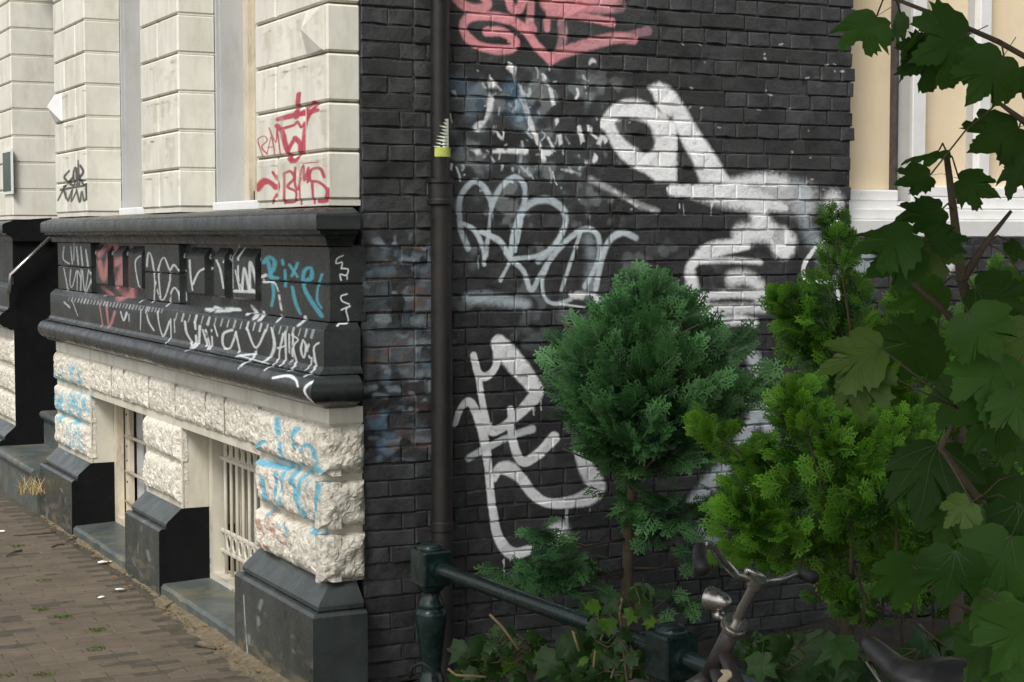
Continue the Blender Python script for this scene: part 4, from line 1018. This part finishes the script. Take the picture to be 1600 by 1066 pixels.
# ------------------------------------------------------------------ foliage
rs = np.random.RandomState(5)
def frond_proto(nside, nsub, w, droop, rng, ang=48):
    """flat spray of scale foliage, base at 0, along +y, length 1: arrays of quads"""
    Q = []
    def blade(a, d, L, ww):
        d = d / np.linalg.norm(d); s_ = np.array([-d[1], d[0], 0]) * ww
        Q.append([a, a + d * L * .45 + s_, a + d * L, a + d * L * .45 - s_])
    blade(np.zeros(3), np.array([0, 1., 0]), 1., w)
    for i in range(nside):
        t = .12 + .8 * i / nside; L = (.52 * (1 - t) ** .75 + .10) * rng.uniform(.8, 1.15)
        sgn = 1 if i % 2 else -1
        a = np.array([0, t, 0]); an = math.radians(ang) * rng.uniform(.85, 1.15)
        d = np.array([sgn * math.sin(an), math.cos(an), rng.uniform(-.12, .12)])
        blade(a, d, L, w * .9)
        ns = max(1, int(nsub * L / .5))
        for j in range(ns):
            u = .2 + .7 * (j + .5) / ns; s2 = 1 if j % 2 else -1
            b = math.atan2(d[0], d[1]) + s2 * math.radians(42) * rng.uniform(.8, 1.2)
            blade(a + d * L * u, np.array([math.sin(b), math.cos(b), rng.uniform(-.2, .2)]), L * (.42 - .2 * u) + .04, w * .8)
    Q = np.array(Q)
    Q = np.array(Q)
    Q[..., 2] -= droop * Q[..., 1] ** 2 + .25 * droop * Q[..., 0] ** 2
    return Q
def foliage_mesh(name, protos, items, mat):
    """items: (pos, dir, upish, length)"""
    out = []; tint = []
    for it in items:
        p, d, u, L = it[:4]; dt = it[4] if len(it) > 4 else 0.
        d = d / np.linalg.norm(d); n = u - d * (u @ d); n = n / (np.linalg.norm(n) + 1e-9); x = np.cross(d, n)
        Q = protos[rs.randint(len(protos))]; dt += rs.normal(0, .12)
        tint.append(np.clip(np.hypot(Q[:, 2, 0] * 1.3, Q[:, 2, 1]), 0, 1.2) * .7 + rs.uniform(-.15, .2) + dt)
        out.append((Q[..., 0:1] * x + Q[..., 1:2] * d + Q[..., 2:3] * n) * L + p)
    V = np.concatenate(out).reshape(-1, 3).astype(np.float32); nq = len(V) // 4
    me = bpy.data.meshes.new(name)
    me.vertices.add(nq * 4); me.vertices.foreach_set('co', V.ravel())
    me.loops.add(nq * 4); me.loops.foreach_set('vertex_index', np.arange(nq * 4, dtype=np.int32))
    me.polygons.add(nq); me.polygons.foreach_set('loop_start', np.arange(0, nq * 4, 4, dtype=np.int32))
    try: me.polygons.foreach_set('loop_total', np.full(nq, 4, np.int32))
    except Exception: pass
    me.materials.append(M[mat]); me.update(calc_edges=True)
    at_ = me.attributes.new('young', 'FLOAT', 'FACE'); at_.data.foreach_set('value', np.concatenate(tint).astype(np.float32)); return me  # holds tip growth and the painted darkening inside the branches
def spray(items, p0, d, up, L, nf, fl, g):
    """one leafy side branch: fans left and right in its own plane, a longer one at the tip"""
    d = d / np.linalg.norm(d); sd = np.cross(d, up); sd /= np.linalg.norm(sd) + 1e-9
    for k in range(nf):
        u = .22 + .72 * (k + .5) / nf; sg = 1 if k % 2 else -1
        dd = d * (.75 + .4 * u) + sd * sg * (.95 - .6 * u) + g.normal(0, .10, 3)
        q = p0 + d * L * u + np.array([0, 0, -.10 * L * u * u])
        items.append((q, dd, up + g.normal(0, .18, 3), fl * g.uniform(.75, 1.15) * (1.1 - .35 * u), (u - .75) * .7))  # inner fans get a darker tint, shade inside the crown as colour
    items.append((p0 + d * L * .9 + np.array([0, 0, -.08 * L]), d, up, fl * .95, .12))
def addfol(th, name, protos, items, mat):
    o = obj(name, foliage_mesh(name, protos, items, mat), th.o); o.location = -th.loc; tag(o, kind='stuff'); return o
PC = [frond_proto(12, 5, .040, .22, rs) for _ in range(5)]
PT_ = [frond_proto(9, 5, .046, .14, rs, 42) for _ in range(5)]
# blue green cypress
tx, ty_ = .79, -.58
cy = Thing('conifer_tree', (tx, ty_, 0), 'blue-green young conifer with a rounded crown on a thin trunk before the graffiti wall', 'tree')
cy.part(MB().tube([(tx - .01, ty_, -.02), (tx, ty_, .3), (tx + .01, ty_, .6), (tx + .05, ty_ + .02, .95), (tx + .07, ty_, 1.4)], [.026, .022, .02, .016, .006], 10), 'trunk', 'bark', True)
br = MB()
items = []
def crown_r(zr, az):
    # radius of the crown over relative height, uneven
    f = max(.03, math.sin(PI * min(1, zr ** .75)) ** .8 if zr < 1 else 0)
    return f * (1 + .42 * fbm((math.cos(az) * 1.7, math.sin(az) * 1.7, zr * 4), 3))
cz0, cz1 = .95, 1.42; ccx, ccy = .89, -.60
NB = 205
for k in range(NB):
    zr = ((k + .5) / NB) ** .85; az = k * 2.39996 + rs.uniform(-.3, .3)
    rr = max(.12, crown_r(zr, az)); o_ = np.array([math.cos(az), math.sin(az), 0])
    R_ = np.array([.31, .26])
    tip_ = np.array([ccx + R_[0] * rr * math.cos(az), ccy + R_[1] * rr * math.sin(az), cz0 - .06 + (cz1 - cz0 + .1) * zr + .05 * rr])
    root = np.array([tx + .05, ty_, max(.86, tip_[2] - .22 * rr - .05)])
    dv = tip_ - root; Lb = np.linalg.norm(dv); keep = .62
    up_ = np.array([-.3, -.75, .55]) + o_ * .35 + rs.normal(0, .42, 3); dv = dv * rs.uniform(.82, 1.14) + rs.normal(0, .03, 3); Lb = np.linalg.norm(dv)
    spray(items, root + dv * (1 - keep), dv + np.array([0, 0, -.05 + .12 * zr]), up_, Lb * keep, 5, .115, rs)
    if k % 2: spray(items, root + dv * .15, dv + rs.normal(0, .1, 3), rs.normal(0, 1, 3), Lb * .5, 3, .11, rs)
for tip in ((.80, .0, 1.53), (.70, -.05, 1.46), (.93, .05, 1.47), (.84, -.03, 1.50)):
    for k in range(26):
        p = np.array([tip[0], ty_ + tip[1], tip[2] - .19]) + rs.normal(0, .025, 3); items.append((p, np.array([rs.normal(0, .35), rs.normal(0, .35), 1.]), rs.normal(0, 1, 3), rs.uniform(.08, .14)))
# lower tufts
for (px, py, n_, s_) in ((1010, 790, 36, .07), (1050, 805, 30, .06), (1090, 790, 18, .05), (850, 835, 22, .03), (840, 895, 40, .06), (880, 885, 26, .05), (820, 885, 20, .04), (1050, 930, 12, .03), (1080, 860, 18, .05)):
    c = ony(px, py, -.62); c = np.array(c)
    cy.part(MB().tube([(tx, ty_, c[2] - .05), ((tx + c[0]) / 2, -.6, c[2] - .06), tuple(c)], [.006, .005, .003], 6), 'branch', 'bark', True)
    for k in range(n_):
        p = c + rs.normal(0, 1, 3) * np.array([s_, .05, s_ * .5]); items.append((p, np.array([rs.normal(0, .8), rs.normal(-.35, .5), rs.normal(-.15, .4)]), np.array([0, -.3, 1.]) + rs.normal(0, .3, 3), rs.uniform(.07, .12)))
for a in (0.5, 1.5, 2.7, 4, 5.2):
    for z in (.8, .95, 1.1, 1.25): cy.part(MB().tube([(tx + .04, ty_, z), (tx + .04 + .28 * math.cos(a + z * 5), ty_ + .25 * math.sin(a + z * 5), z + .12)], [.007, .003], 5), 'branch', 'bark', True)
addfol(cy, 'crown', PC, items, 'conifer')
# bright green thujas: plumes
def plumes(th, lst, dist, seed):
    g = np.random.RandomState(seed); items = []; br = MB(); base = np.array(th.loc)
    for tpx, bpx, r, n_ in lst:
        d_ = dist + g.uniform(-.25, .3)
        a = at(*tpx, d_); b = at(*bpx, d_ + .1); r_ = max(12, r - 34) * d_ / FPX
        th.part(MB().tube([tuple(b - np.array([0, 0, .08])), tuple(b), tuple(a * .8 + b * .2)], [.006, .005, .002], 5), 'branch', 'bark', True)
        ax_ = (a - b); L = np.linalg.norm(ax_); ax_ /= L
        nb = max(10, n_ // 6)
        for k in range(nb):
            t = ((k + g.uniform(0, 1)) / nb) ** .9; az = k * 2.4 + g.uniform(-.5, .5); o_ = np.array([math.cos(az), math.sin(az), 0])
            Lb = (r_ * 1.35 + .065) * (1 - t) ** .75 * g.choice([.55, .8, 1.0, 1.25, 1.7]) * g.uniform(.85, 1.1) + .02
            d = o_ * (1. - .45 * t) + ax_ * (.45 + .6 * t) + g.normal(0, .12, 3)
            up_ = np.array([-.35, -.75, .5]) + o_ * .3 + g.normal(0, .4, 3)
            spray(items, b + ax_ * L * t * .88, d, up_, Lb, 5, .05 + .045 * (1 - t) * g.uniform(.6, 1.2), g)
        spray(items, b + ax_ * L * .72, ax_, np.array([-.5, -.8, .2]), L * .26, 6, .04, g)
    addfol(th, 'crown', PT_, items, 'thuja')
T1 = ony(1330, 1000, -1.25)
th = Thing('thuja_shrub', (T1[0], T1[1], 0), 'bright yellow-green thuja shrub with upright plumes right of the blue-green conifer', 'shrub')
th.part(MB().tube([(T1[0], T1[1], -.02), (T1[0] - .02, T1[1], .5), (T1[0], T1[1], 1.3)], [.03, .024, .006], 8), 'trunk', 'bark', True)
plumes(th, [((1300, 318), (1335, 560), 42, 90), ((1330, 420), (1350, 640), 60, 110), ((1213, 452), (1310, 560), 50, 110), ((1255, 480), (1340, 600), 55, 110), ((1300, 500), (1360, 660), 60, 120), ((1242, 590), (1290, 790), 68, 170), ((1085, 650), (1190, 735), 26, 45),
            ((1330, 650), (1330, 850), 95, 230), ((1135, 775), (1250, 850), 60, 150), ((1175, 700), (1250, 770), 50, 110), ((1210, 760), (1300, 880), 85, 200), ((1300, 760), (1350, 930), 100, 230), ((1400, 640), (1400, 860), 110, 230), ((1450, 720), (1430, 930), 110, 230), ((1170, 800), (1280, 900), 80, 160), ((1375, 520), (1400, 700), 75, 150)], 4.75, 11)
T2 = ony(1500, 1050, -2.0)
th = Thing('thuja_shrub', (T2[0], T2[1], 0), 'bright green thuja shrub half hidden behind the maple leaves at the right edge', 'shrub')
th.part(MB().tube([(T2[0], T2[1], -.02), (T2[0] - .02, T2[1], .5), (T2[0], T2[1], 1.2)], [.03, .022, .006], 8), 'trunk', 'bark', True)
plumes(th, [((1425, 400), (1420, 640), 70, 150), ((1560, 395), (1570, 640), 62, 130), ((1490, 500), (1500, 760), 95, 200), ((1580, 560), (1590, 800), 90, 170), ((1400, 780), (1420, 930), 90, 180), ((1320, 925), (1410, 965), 55, 100), ((1290, 890), (1380, 930), 45, 70), ((1450, 840), (1460, 990), 100, 180), ((1560, 800), (1570, 980), 100, 170)], 5.6, 12)

# -------- leaves
MH = [(0, 1.0), (.04, .93), (.10, .88), (.11, .81), (.17, .77), (.16, .70), (.21, .65), (.20, .60), (.26, .62), (.33, .71), (.37, .70), (.46, .77), (.47, .70), (.53, .68), (.52, .60), (.56, .55), (.51, .49), (.52, .43), (.46, .40), (.53, .37), (.62, .36), (.58, .29), (.60, .22), (.52, .16), (.50, .08), (.38, .03), (.30, -.05), (.16, -.07), (.06, -.03), (0, 0.02)]
IH = [(0, 1.0), (.08, .80), (.15, .66), (.20, .58), (.32, .62), (.46, .62), (.40, .48), (.38, .38), (.46, .28), (.52, .14), (.36, .06), (.22, -.06), (.10, -.08), (0, .02)]
def leafmesh(half, mat, seed, curl):
    q = random.Random(seed); out = half[:-1] + [half[-1]] + [(-x, y) for x, y in half[-2:0:-1]]
    def z(x, y): return curl * (-.9 * x * x - .35 * (y - .3) ** 2) + .12 * abs(x) + .06 * math.sin(x * 9 + seed) * abs(x) + .03 * math.sin(y * 8 + seed * 2)
    pts = [(x * q.uniform(.93, 1.07), y * q.uniform(.97, 1.04)) for x, y in out]
    V = [(0, .32, z(0, .32) - .02)] + [(x, y, z(x, y) + q.uniform(-.015, .015)) for x, y in pts]; n = len(pts)
    F = []
    # inner ring at 55 %
    inn = [(x * .5, .32 + (y - .32) * .5) for x, y in pts]
    o_ = len(V); V += [(x, y, z(x, y)) for x, y in inn]
    for i in range(n):
        j = (i + 1) % n
        F.append((1 + i, 1 + j, o_ + j, o_ + i)); F.append((0, o_ + i, o_ + j))
    V += [(-.008, -.35, -.05), (.008, -.35, -.05), (.006, .02, 0), (-.006, .02, 0)]; F.append((len(V) - 4, len(V) - 3, len(V) - 2, len(V) - 1))
    m_ = MB().add(V, F)
    tips = [p for i, p in enumerate(pts) if (half is MH and i in (0, 11, 20, len(pts) - 11, len(pts) - 20)) or (half is IH and i in (0, 5, 9, len(pts) - 5, len(pts) - 9))]
    for tx_, ty in tips:
        L_ = math.hypot(tx_, ty); nx_, ny_ = -ty / L_ * .006, tx_ / L_ * .006
        P_ = [(tx_ * t, ty * t) for t in (0, .25, .5, .88)]
        vv = []
        for kk, (a_, b_) in enumerate(P_):
            ww = (1 - kk / 4.2); vv += [(a_ + nx_ * ww, b_ + ny_ * ww, z(a_, b_) + .012), (a_ - nx_ * ww, b_ - ny_ * ww, z(a_, b_) + .012)]
        m_.add(vv, [(0, 1, 3, 2), (2, 3, 5, 4), (4, 5, 7, 6)], 1)
    m_ = m_.mesh('leaf', [mat, 'vein'], True)
    return m_
MAP = [leafmesh(MH, 'maple', k, .15 + .17 * k) for k in range(5)]; MAPL = [leafmesh(MH, 'maple_light', k + 9, .2 + .25 * k) for k in range(3)]
IV = [leafmesh(IH, 'ivy', k + 20, .4 + .3 * k) for k in range(4)]; IVL = [leafmesh(IH, 'ivy_light', k + 30, .4 + .3 * k) for k in range(3)]
def orient(o, tip, nrm, size):
    y = Vector(tip).normalized(); n = Vector(nrm); z = (n - y * n.dot(y)).normalized(); x = y.cross(z)
    o.matrix_basis = Matrix.Translation(o.location) @ Matrix((x, y, z)).transposed().to_4x4() @ Matrix.Scale(size, 4)
def leaf_at(parent, off, px, py, size_px, ang, dist, kind, face=.8, g=R):
    """leaf whose middle is seen at px,py; ang = direction of its tip, degrees, 0 right, 90 up"""
    a = math.radians(ang); sz = size_px * dist / FPX
    tip = RV * math.cos(a) + CU * math.sin(a) + FW * g.uniform(-.35, .25)
    tip = tip / np.linalg.norm(tip)
    p = at(px, py, dist) - tip * sz * .4
    nrm = -FW * face + np.array([0, 0, 1]) * (1.1 - face) + np.array([g.uniform(-.55, .55) for _ in range(3)])
    o = obj('leaf', g.choice(kind), parent, Vector(p - off)); orient(o, tip, nrm, sz); return Vector(p)
MT = at(1585, 1250, 3.3); MT[2] = 0
mp = Thing('maple_tree', tuple(MT), 'maple tree with large dark lobed leaves leaning in from the right edge', 'tree')
moff = np.array(mp.loc)
D0 = 3.1
brs = [[at(1590, 1200, 3.3), at(1585, 900, 3.25), at(1570, 690, 3.2), at(1540, 560, 3.15), at(1503, 440, 3.1), at(1490, 330, 3.1), at(1478, 235, 3.1)],
       [at(1570, 690, 3.2), at(1640, 500, 3.1), at(1680, 250, 3.0), at(1640, 110, 2.95), at(1560, 65, 2.95), at(1480, 30, 2.95), at(1390, -5, 2.95)],
       [at(1585, 900, 3.25), at(1530, 780, 3.1), at(1470, 700, 3.0), at(1500, 640, 3.0), at(1580, 590, 2.95)], [at(1588, 950, 3.3), at(1530, 960, 3.1), at(1450, 920, 3.0)],
       [at(1503, 440, 3.1), at(1540, 380, 3.1), at(1580, 330, 3.1)], [at(1680, 250, 3.), at(1600, 190, 3.), at(1560, 160, 2.97)], [at(1540, 560, 3.15), at(1470, 480, 3.1), at(1400, 420, 3.1)], [at(1640, 500, 3.1), at(1800, 300, 3.1), at(1900, -200, 3.2)]]
tr = MB()
for i, b in enumerate(brs): tr.tube([tuple(p) for p in b], [(.016 if i == 0 else .007) * (1 - .75 * k / (len(b) - 1)) + .0015 for k in range(len(b))], 7)
mp.part(tr, 'trunk', 'bark', True)
allb = [p for b in brs for p in b]
LV = [(1345, 45, 115, 225), (1405, 45, 80, 265), (1480, 70, 175, 215), (1445, 95, 130, 205), (1545, 120, 150, 230), (1592, 130, 100, 230), (1420, 85, 110, 235),
      (1560, 215, 135, 200), (1590, 270, 110, 240), (1445, 245, 95, 215), (1430, 280, 85, 190), (1525, 290, 95, 330), (1440, 335, 115, 200), (1385, 375, 130, 205), (1480, 372, 95, 0), (1400, 405, 120, 215), (1440, 460, 120, 200), (1560, 470, 130, 320), (1590, 390, 70, 300),
      (1420, 540, 140, 210), (1535, 520, 130, 300), (1500, 620, 120, 230), (1590, 640, 90, 280), (1550, 600, 120, 260),
      (1450, 745, 165, 250), (1570, 780, 120, 250), (1590, 690, 100, 300), (1400, 905, 95, 215), (1485, 900, 115, 260), (1560, 880, 125, 240), (1590, 830, 110, 280), (1550, 960, 110, 250), (1585, 1000, 120, 250), (1535, 1020, 90, 230), (1480, 820, 90, 240), (1530, 830, 100, 220), (1600, 930, 110, 260), (1585, 460, 120, 260), (1550, 660, 130, 240), (1560, 1050, 120, 240)]
for i, (x, y, s_, a) in enumerate(LV):
    p = leaf_at(mp.o, moff, x, y, s_ * (.92 if y > 480 else .76) * R.uniform(.8, 1.1), a + R.uniform(-12, 12), 3.0 + R.uniform(-.18, .2), MAP, .75 if y > 480 else .45)
    q = min(allb, key=lambda b: np.linalg.norm(np.array(b) - np.array(p)))
    q = Vector(q); mp.part(MB().tube([p, (p + q) / 2 + Vector((0, 0, .012)), q], .0016, 5), 'leaf_stalk', 'bark', True)
for (x, y, s_, a) in ((1335, 560, 110, 200), (1345, 605, 95, 265), (1590, 555, 120, 235), (1585, 625, 60, 210), (1470, 395, 70, 340), (1500, 800, 60, 220)):
    p = leaf_at(mp.o, moff, x, y, s_, a, 2.95, MAPL, .8); q = Vector(min(allb, key=lambda b: np.linalg.norm(np.array(b) - np.array(p)))); mp.part(MB().tube([p, (p + q) / 2, q], .0016, 5), 'leaf_stalk', 'bark', True)
# unseen leaf canopy over frame and camera, spread wide to shade the garden
g = random.Random(3); shade_canopy = MB()
for k in range(8200):
    px_ = g.uniform(-2.7, 3.8); py_ = g.uniform(-6.9, -1.9); pz_ = g.uniform(2.6, 4.6)
    p = proj((px_, py_, pz_))
    if p[2] > -.4 and (p[2] < .4 or (p[0] < 1640 and p[1] > -60)): continue
    if fbm((px_, py_, pz_), 3) < -.2 : continue
    me = MAP[k % 5]; sz = g.uniform(.12, .2); mt = Matrix.Rotation(g.uniform(0, 6.3), 3, 'Z') @ Matrix.Rotation(g.gauss(0, .5), 3, 'X')
    pts = [MH[i] for i in (0, 4, 7, 11, 18, 20, 26)]; out = pts + [(-x, y) for x, y in pts[::-1] if x]
    shade_canopy.add([mt @ Vector((x * sz, y * sz, -.3 * x * x * sz)) + Vector((px_, py_, pz_)) for x, y in out], [tuple(range(len(out)))])
o = mp.part(shade_canopy, 'crown', 'maple'); tag(o, kind='stuff')  # canopy added for its shade, parented to the maple

# -------- ivy
def ivy(label, lst, dist, light, seed, base):
    g = random.Random(seed); t = Thing('ivy_plant', tuple(base), label, 'ivy'); off = np.array(t.loc); stm = MB()
    for (x0, x1, y0, y1, n_, s0, s1, d0, d1) in lst:
        prev = None
        for k in range(n_):
            x = g.uniform(x0, x1); y = g.uniform(y0, y1); d = g.uniform(d0, d1)
            lt = g.random() < light
            p = leaf_at(t.o, off, x, y, g.uniform(s0, s1) * (.75 if lt else 1), g.uniform(200, 340), d, IVL if lt else IV, .6, g)
            if prev is not None and (p - prev).length < .35: stm.tube([prev, (p + prev) / 2 - Vector((0, 0, .02)), p], .0022, 5)
            prev = p
    t.part(stm, 'stem', 'bark', True); return t
b1 = onz_ = at(860, 1080, 5.4); b1[2] = 0
iv1 = ivy('green ivy spreading along the foot of the wall behind the railing', [(715, 860, 1000, 1070, 26, 26, 48, 5.2, 5.7), (790, 960, 1000, 1075, 30, 30, 56, 5.0, 5.5), (740, 840, 985, 1050, 14, 18, 28, 5.1, 5.4), (900, 1010, 1010, 1070, 16, 24, 44, 4.9, 5.2), (870, 940, 1000, 1030, 6, 24, 40, 5.3, 5.5)], 0, .14, 4, b1)
b2 = at(950, 1090, 4.95); b2[2] = 0
iv2 = ivy('ivy shoots with bright leaves climbing over the green rail', [(905, 985, 940, 985, 7, 34, 50, 4.85, 5.0), (975, 1030, 925, 975, 6, 28, 42, 4.85, 5.1), (920, 1010, 985, 1060, 9, 24, 40, 4.8, 5.0)], 0, .3, 8, b2)
m_ = MB()
for pts in ([(980, 1066), (975, 1020), (968, 960), (972, 935)], [(925, 1066), (930, 1020), (945, 985), (930, 960)], [(900, 990), (895, 985), (905, 1018)], [(955, 1060), (962, 1035), (985, 1028), (1000, 1045)], [(765, 960), (785, 980), (810, 1015)], [(1000, 950), (1015, 960), (1030, 975)], [(700, 1045), (712, 1055), (760, 1058)], [(985, 1000), (990, 1030), (985, 1060)]):
    iv2.part(MB().tube([tuple(at(x, y, 4.95)) for x, y in pts], .004, 6), 'bare_stem', 'twig', True)
b3 = at(1250, 1090, 4.4); b3[2] = 0
ivy('dark ivy on the ground between the bicycle stem and saddle', [(1150, 1260, 990, 1040, 10, 26, 44, 4.6, 5.1), (1180, 1340, 1010, 1075, 22, 40, 70, 4.2, 4.8), (1300, 1600, 1000, 1075, 26, 50, 80, 4.0, 4.5)], 0, .06, 15, b3)

# ------------------------------------------------------------------ sand, litter and weeds on the pavement
sb = MB(); V = []; F = []; n = 260; mrow = 6
for i in range(n + 1):
    y = -.35 + 4.9 * i / n
    w_ = (.12 if y < 1.9 else .05) * (1 + .5 * fbm((y * 3, 1, 1)) + .25 * fbm((y * 10, 1, 7), 3)) * (1.15 if y < 1.0 else .9); xb = -.215
    for j in range(mrow + 1):
        t = j / mrow; V.append((xb - w_ * t, y, .016 * (1 - t) ** 1.5 * (1 + .8 * fbm((y * 8, t * 3, 2))) + .0025 - .009 * t ** 3 * (1)))
for i in range(n):
    for j in range(mrow): a = i * (mrow + 1) + j; F.append((a, a + 1, a + mrow + 2, a + mrow + 1))
tag(sb.add(V, F).build('sand_strip', 'sand', smooth=True), kind='structure')
def onz(px, py, z=0.):
    d = ray(px, py); return CAM + d * ((z - CAM[2]) / d[2])
g = random.Random(21)
for i, (x, y, s_) in enumerate(((5, 740, .06), (166, 805, .03), (190, 851, .025), (120, 825, .025), (188, 922, .03), (163, 879, .05), (3, 831, .02), (158, 934, .025))):
    p = onz(x, y, .006); m_ = MB()
    n = 7; V = [(s_ * (.6 + g.random() * .4) * math.cos(k * 2 * PI / n) * (1.3 if i == 0 else 1), s_ * .5 * math.sin(k * 2 * PI / n), g.uniform(0, .008)) for k in range(n)] + [(0, 0, .009)]
    o = m_.add(V, [(k, (k + 1) % n, n) for k in range(n)]).build('paper_scrap', 'white'); o.location = p
    tag(o, ['long white paper scrap lying at the left edge of the pavement', 'white scrap on the pavement near the dark entrance plinth', 'white scrap on the pavement below the far basement sill', 'small white scrap beside the far plinth', 'small white scrap in the middle of the pavement', 'crumpled white scrap at the edge of the far sill slab', 'tiny white scrap at the left edge below the long scrap', 'tiny white scrap on the pavement towards the camera'][i], 'litter', 'white scraps on the pavement')
for i, (pts) in enumerate(([(10, 868), (22, 862), (34, 860)], [(80, 854), (90, 850), (100, 850)], [(105, 843), (118, 841), (125, 832)], [(22, 836), (55, 834), (88, 832)], [(258, 948), (265, 945), (272, 942)], [(303, 1006), (320, 1010), (337, 1013)])):
    tag(MB().tube([tuple(onz(x, y, .008)) for x, y in pts], .006, 6).build('twig', 'bark', smooth=True), ['curved dark twig at the left of the pavement', 'short dark twig near the far sill slab', 'bent twig against the far plinth', 'long thin straight twig across the paving joints', 'dark twig in the sand by the middle plinth', 'thin twig in the sand by the near sill slab'][i], 'twig', 'twigs on the pavement')
def tuft(name, c, n_, h, rad, mat, g):
    m_ = MB()
    for k in range(n_):
        a = g.uniform(0, 6.3); r_ = rad * g.random() ** .5; p = Vector((c[0] + r_ * math.cos(a), c[1] + r_ * math.sin(a), c[2] - .004))
        q = p + Vector((g.gauss(0, h * .5), g.gauss(0, h * .5), h * g.uniform(.4, 1))); s_ = Vector((g.uniform(-1, 1), g.uniform(-1, 1), 0)).normalized() * .0025
        m_.add([p - s_, p + s_, (p + q) / 2 + s_ * .8 + Vector((0, 0, h * .1)), q, (p + q) / 2 - s_ * .8 + Vector((0, 0, h * .1))], [(0, 1, 2, 4), (4, 2, 3)])
    return m_.build(name, mat)
for i, (x, y) in enumerate(((68, 908), (64, 952), (98, 964), (152, 984), (150, 1014), (70, 1054), (4, 1056), (30, 853))):
    tag(tuft('moss_tuft', onz(x, y, 0), 70, .014, .04, 'moss', g), ['moss tuft nearest the middle of the left pavement', 'small moss tuft left of the largest one', 'largest moss tuft on the pavement', 'moss tuft closest to the near plinth', 'faint moss tuft below the others near the plinth', 'moss tuft at the bottom of the pavement', 'moss tuft at the bottom left corner', 'faint moss tuft beside the curved twig'][i], 'moss', 'moss tufts between the pavers')
p = onz(48, 780, 0)
m_ = tuft('dry_weeds', onx(53, 770, -.30), 70, .12, .09, 'straw', g); tag(m_, 'dry straw-coloured weeds growing against the foot of the entrance step', 'weeds', kind='stuff')
dl = MB()
for k in range(170):
    if k < 90: q = onx(g.uniform(0, 60), g.uniform(742, 790), -.33); x, y = -.30 - abs(g.gauss(0, .12)), g.uniform(5.6, 6.2)
    else: x, y = -.25 - abs(g.gauss(0, .06)), g.uniform(.3, 4.5)
    s_ = g.uniform(.006, .018); a = g.uniform(0, 6.3)
    dl.add([(x + s_ * math.cos(a), y + s_ * math.sin(a), .012), (x - s_ * .5 * math.sin(a), y + s_ * .5 * math.cos(a), .02), (x - s_ * math.cos(a), y - s_ * math.sin(a), .013), (x + s_ * .5 * math.sin(a), y - s_ * .5 * math.cos(a), .017)], [(0, 1, 2, 3)])
tag(dl.build('leaf_litter', 'dryleaf'), 'dry leaf crumbs gathered along the foot of the plinths', 'leaf litter', kind='stuff')

gm = MB()
for k in range(1600):
    y = g.uniform(-.3, 1.9) if k < 1250 else g.uniform(1.9, 4.5); x = -.25 - abs(g.gauss(0, .085 if y < 1.9 else .04)); q = g.uniform(.0025, .007)
    gm.add([(x, y, .004), (x + q, y + q * .4, .004), (x + q * .6, y + q * 1.2, .004), (x + q * .5, y + q * .5, .004 + q * .7)], [(0, 1, 3), (1, 2, 3), (2, 0, 3)])
tag(gm.build('sand_grit', 'sand'), 'loose sandy grit strewn along the foot of the plinths', 'grit', kind='stuff')
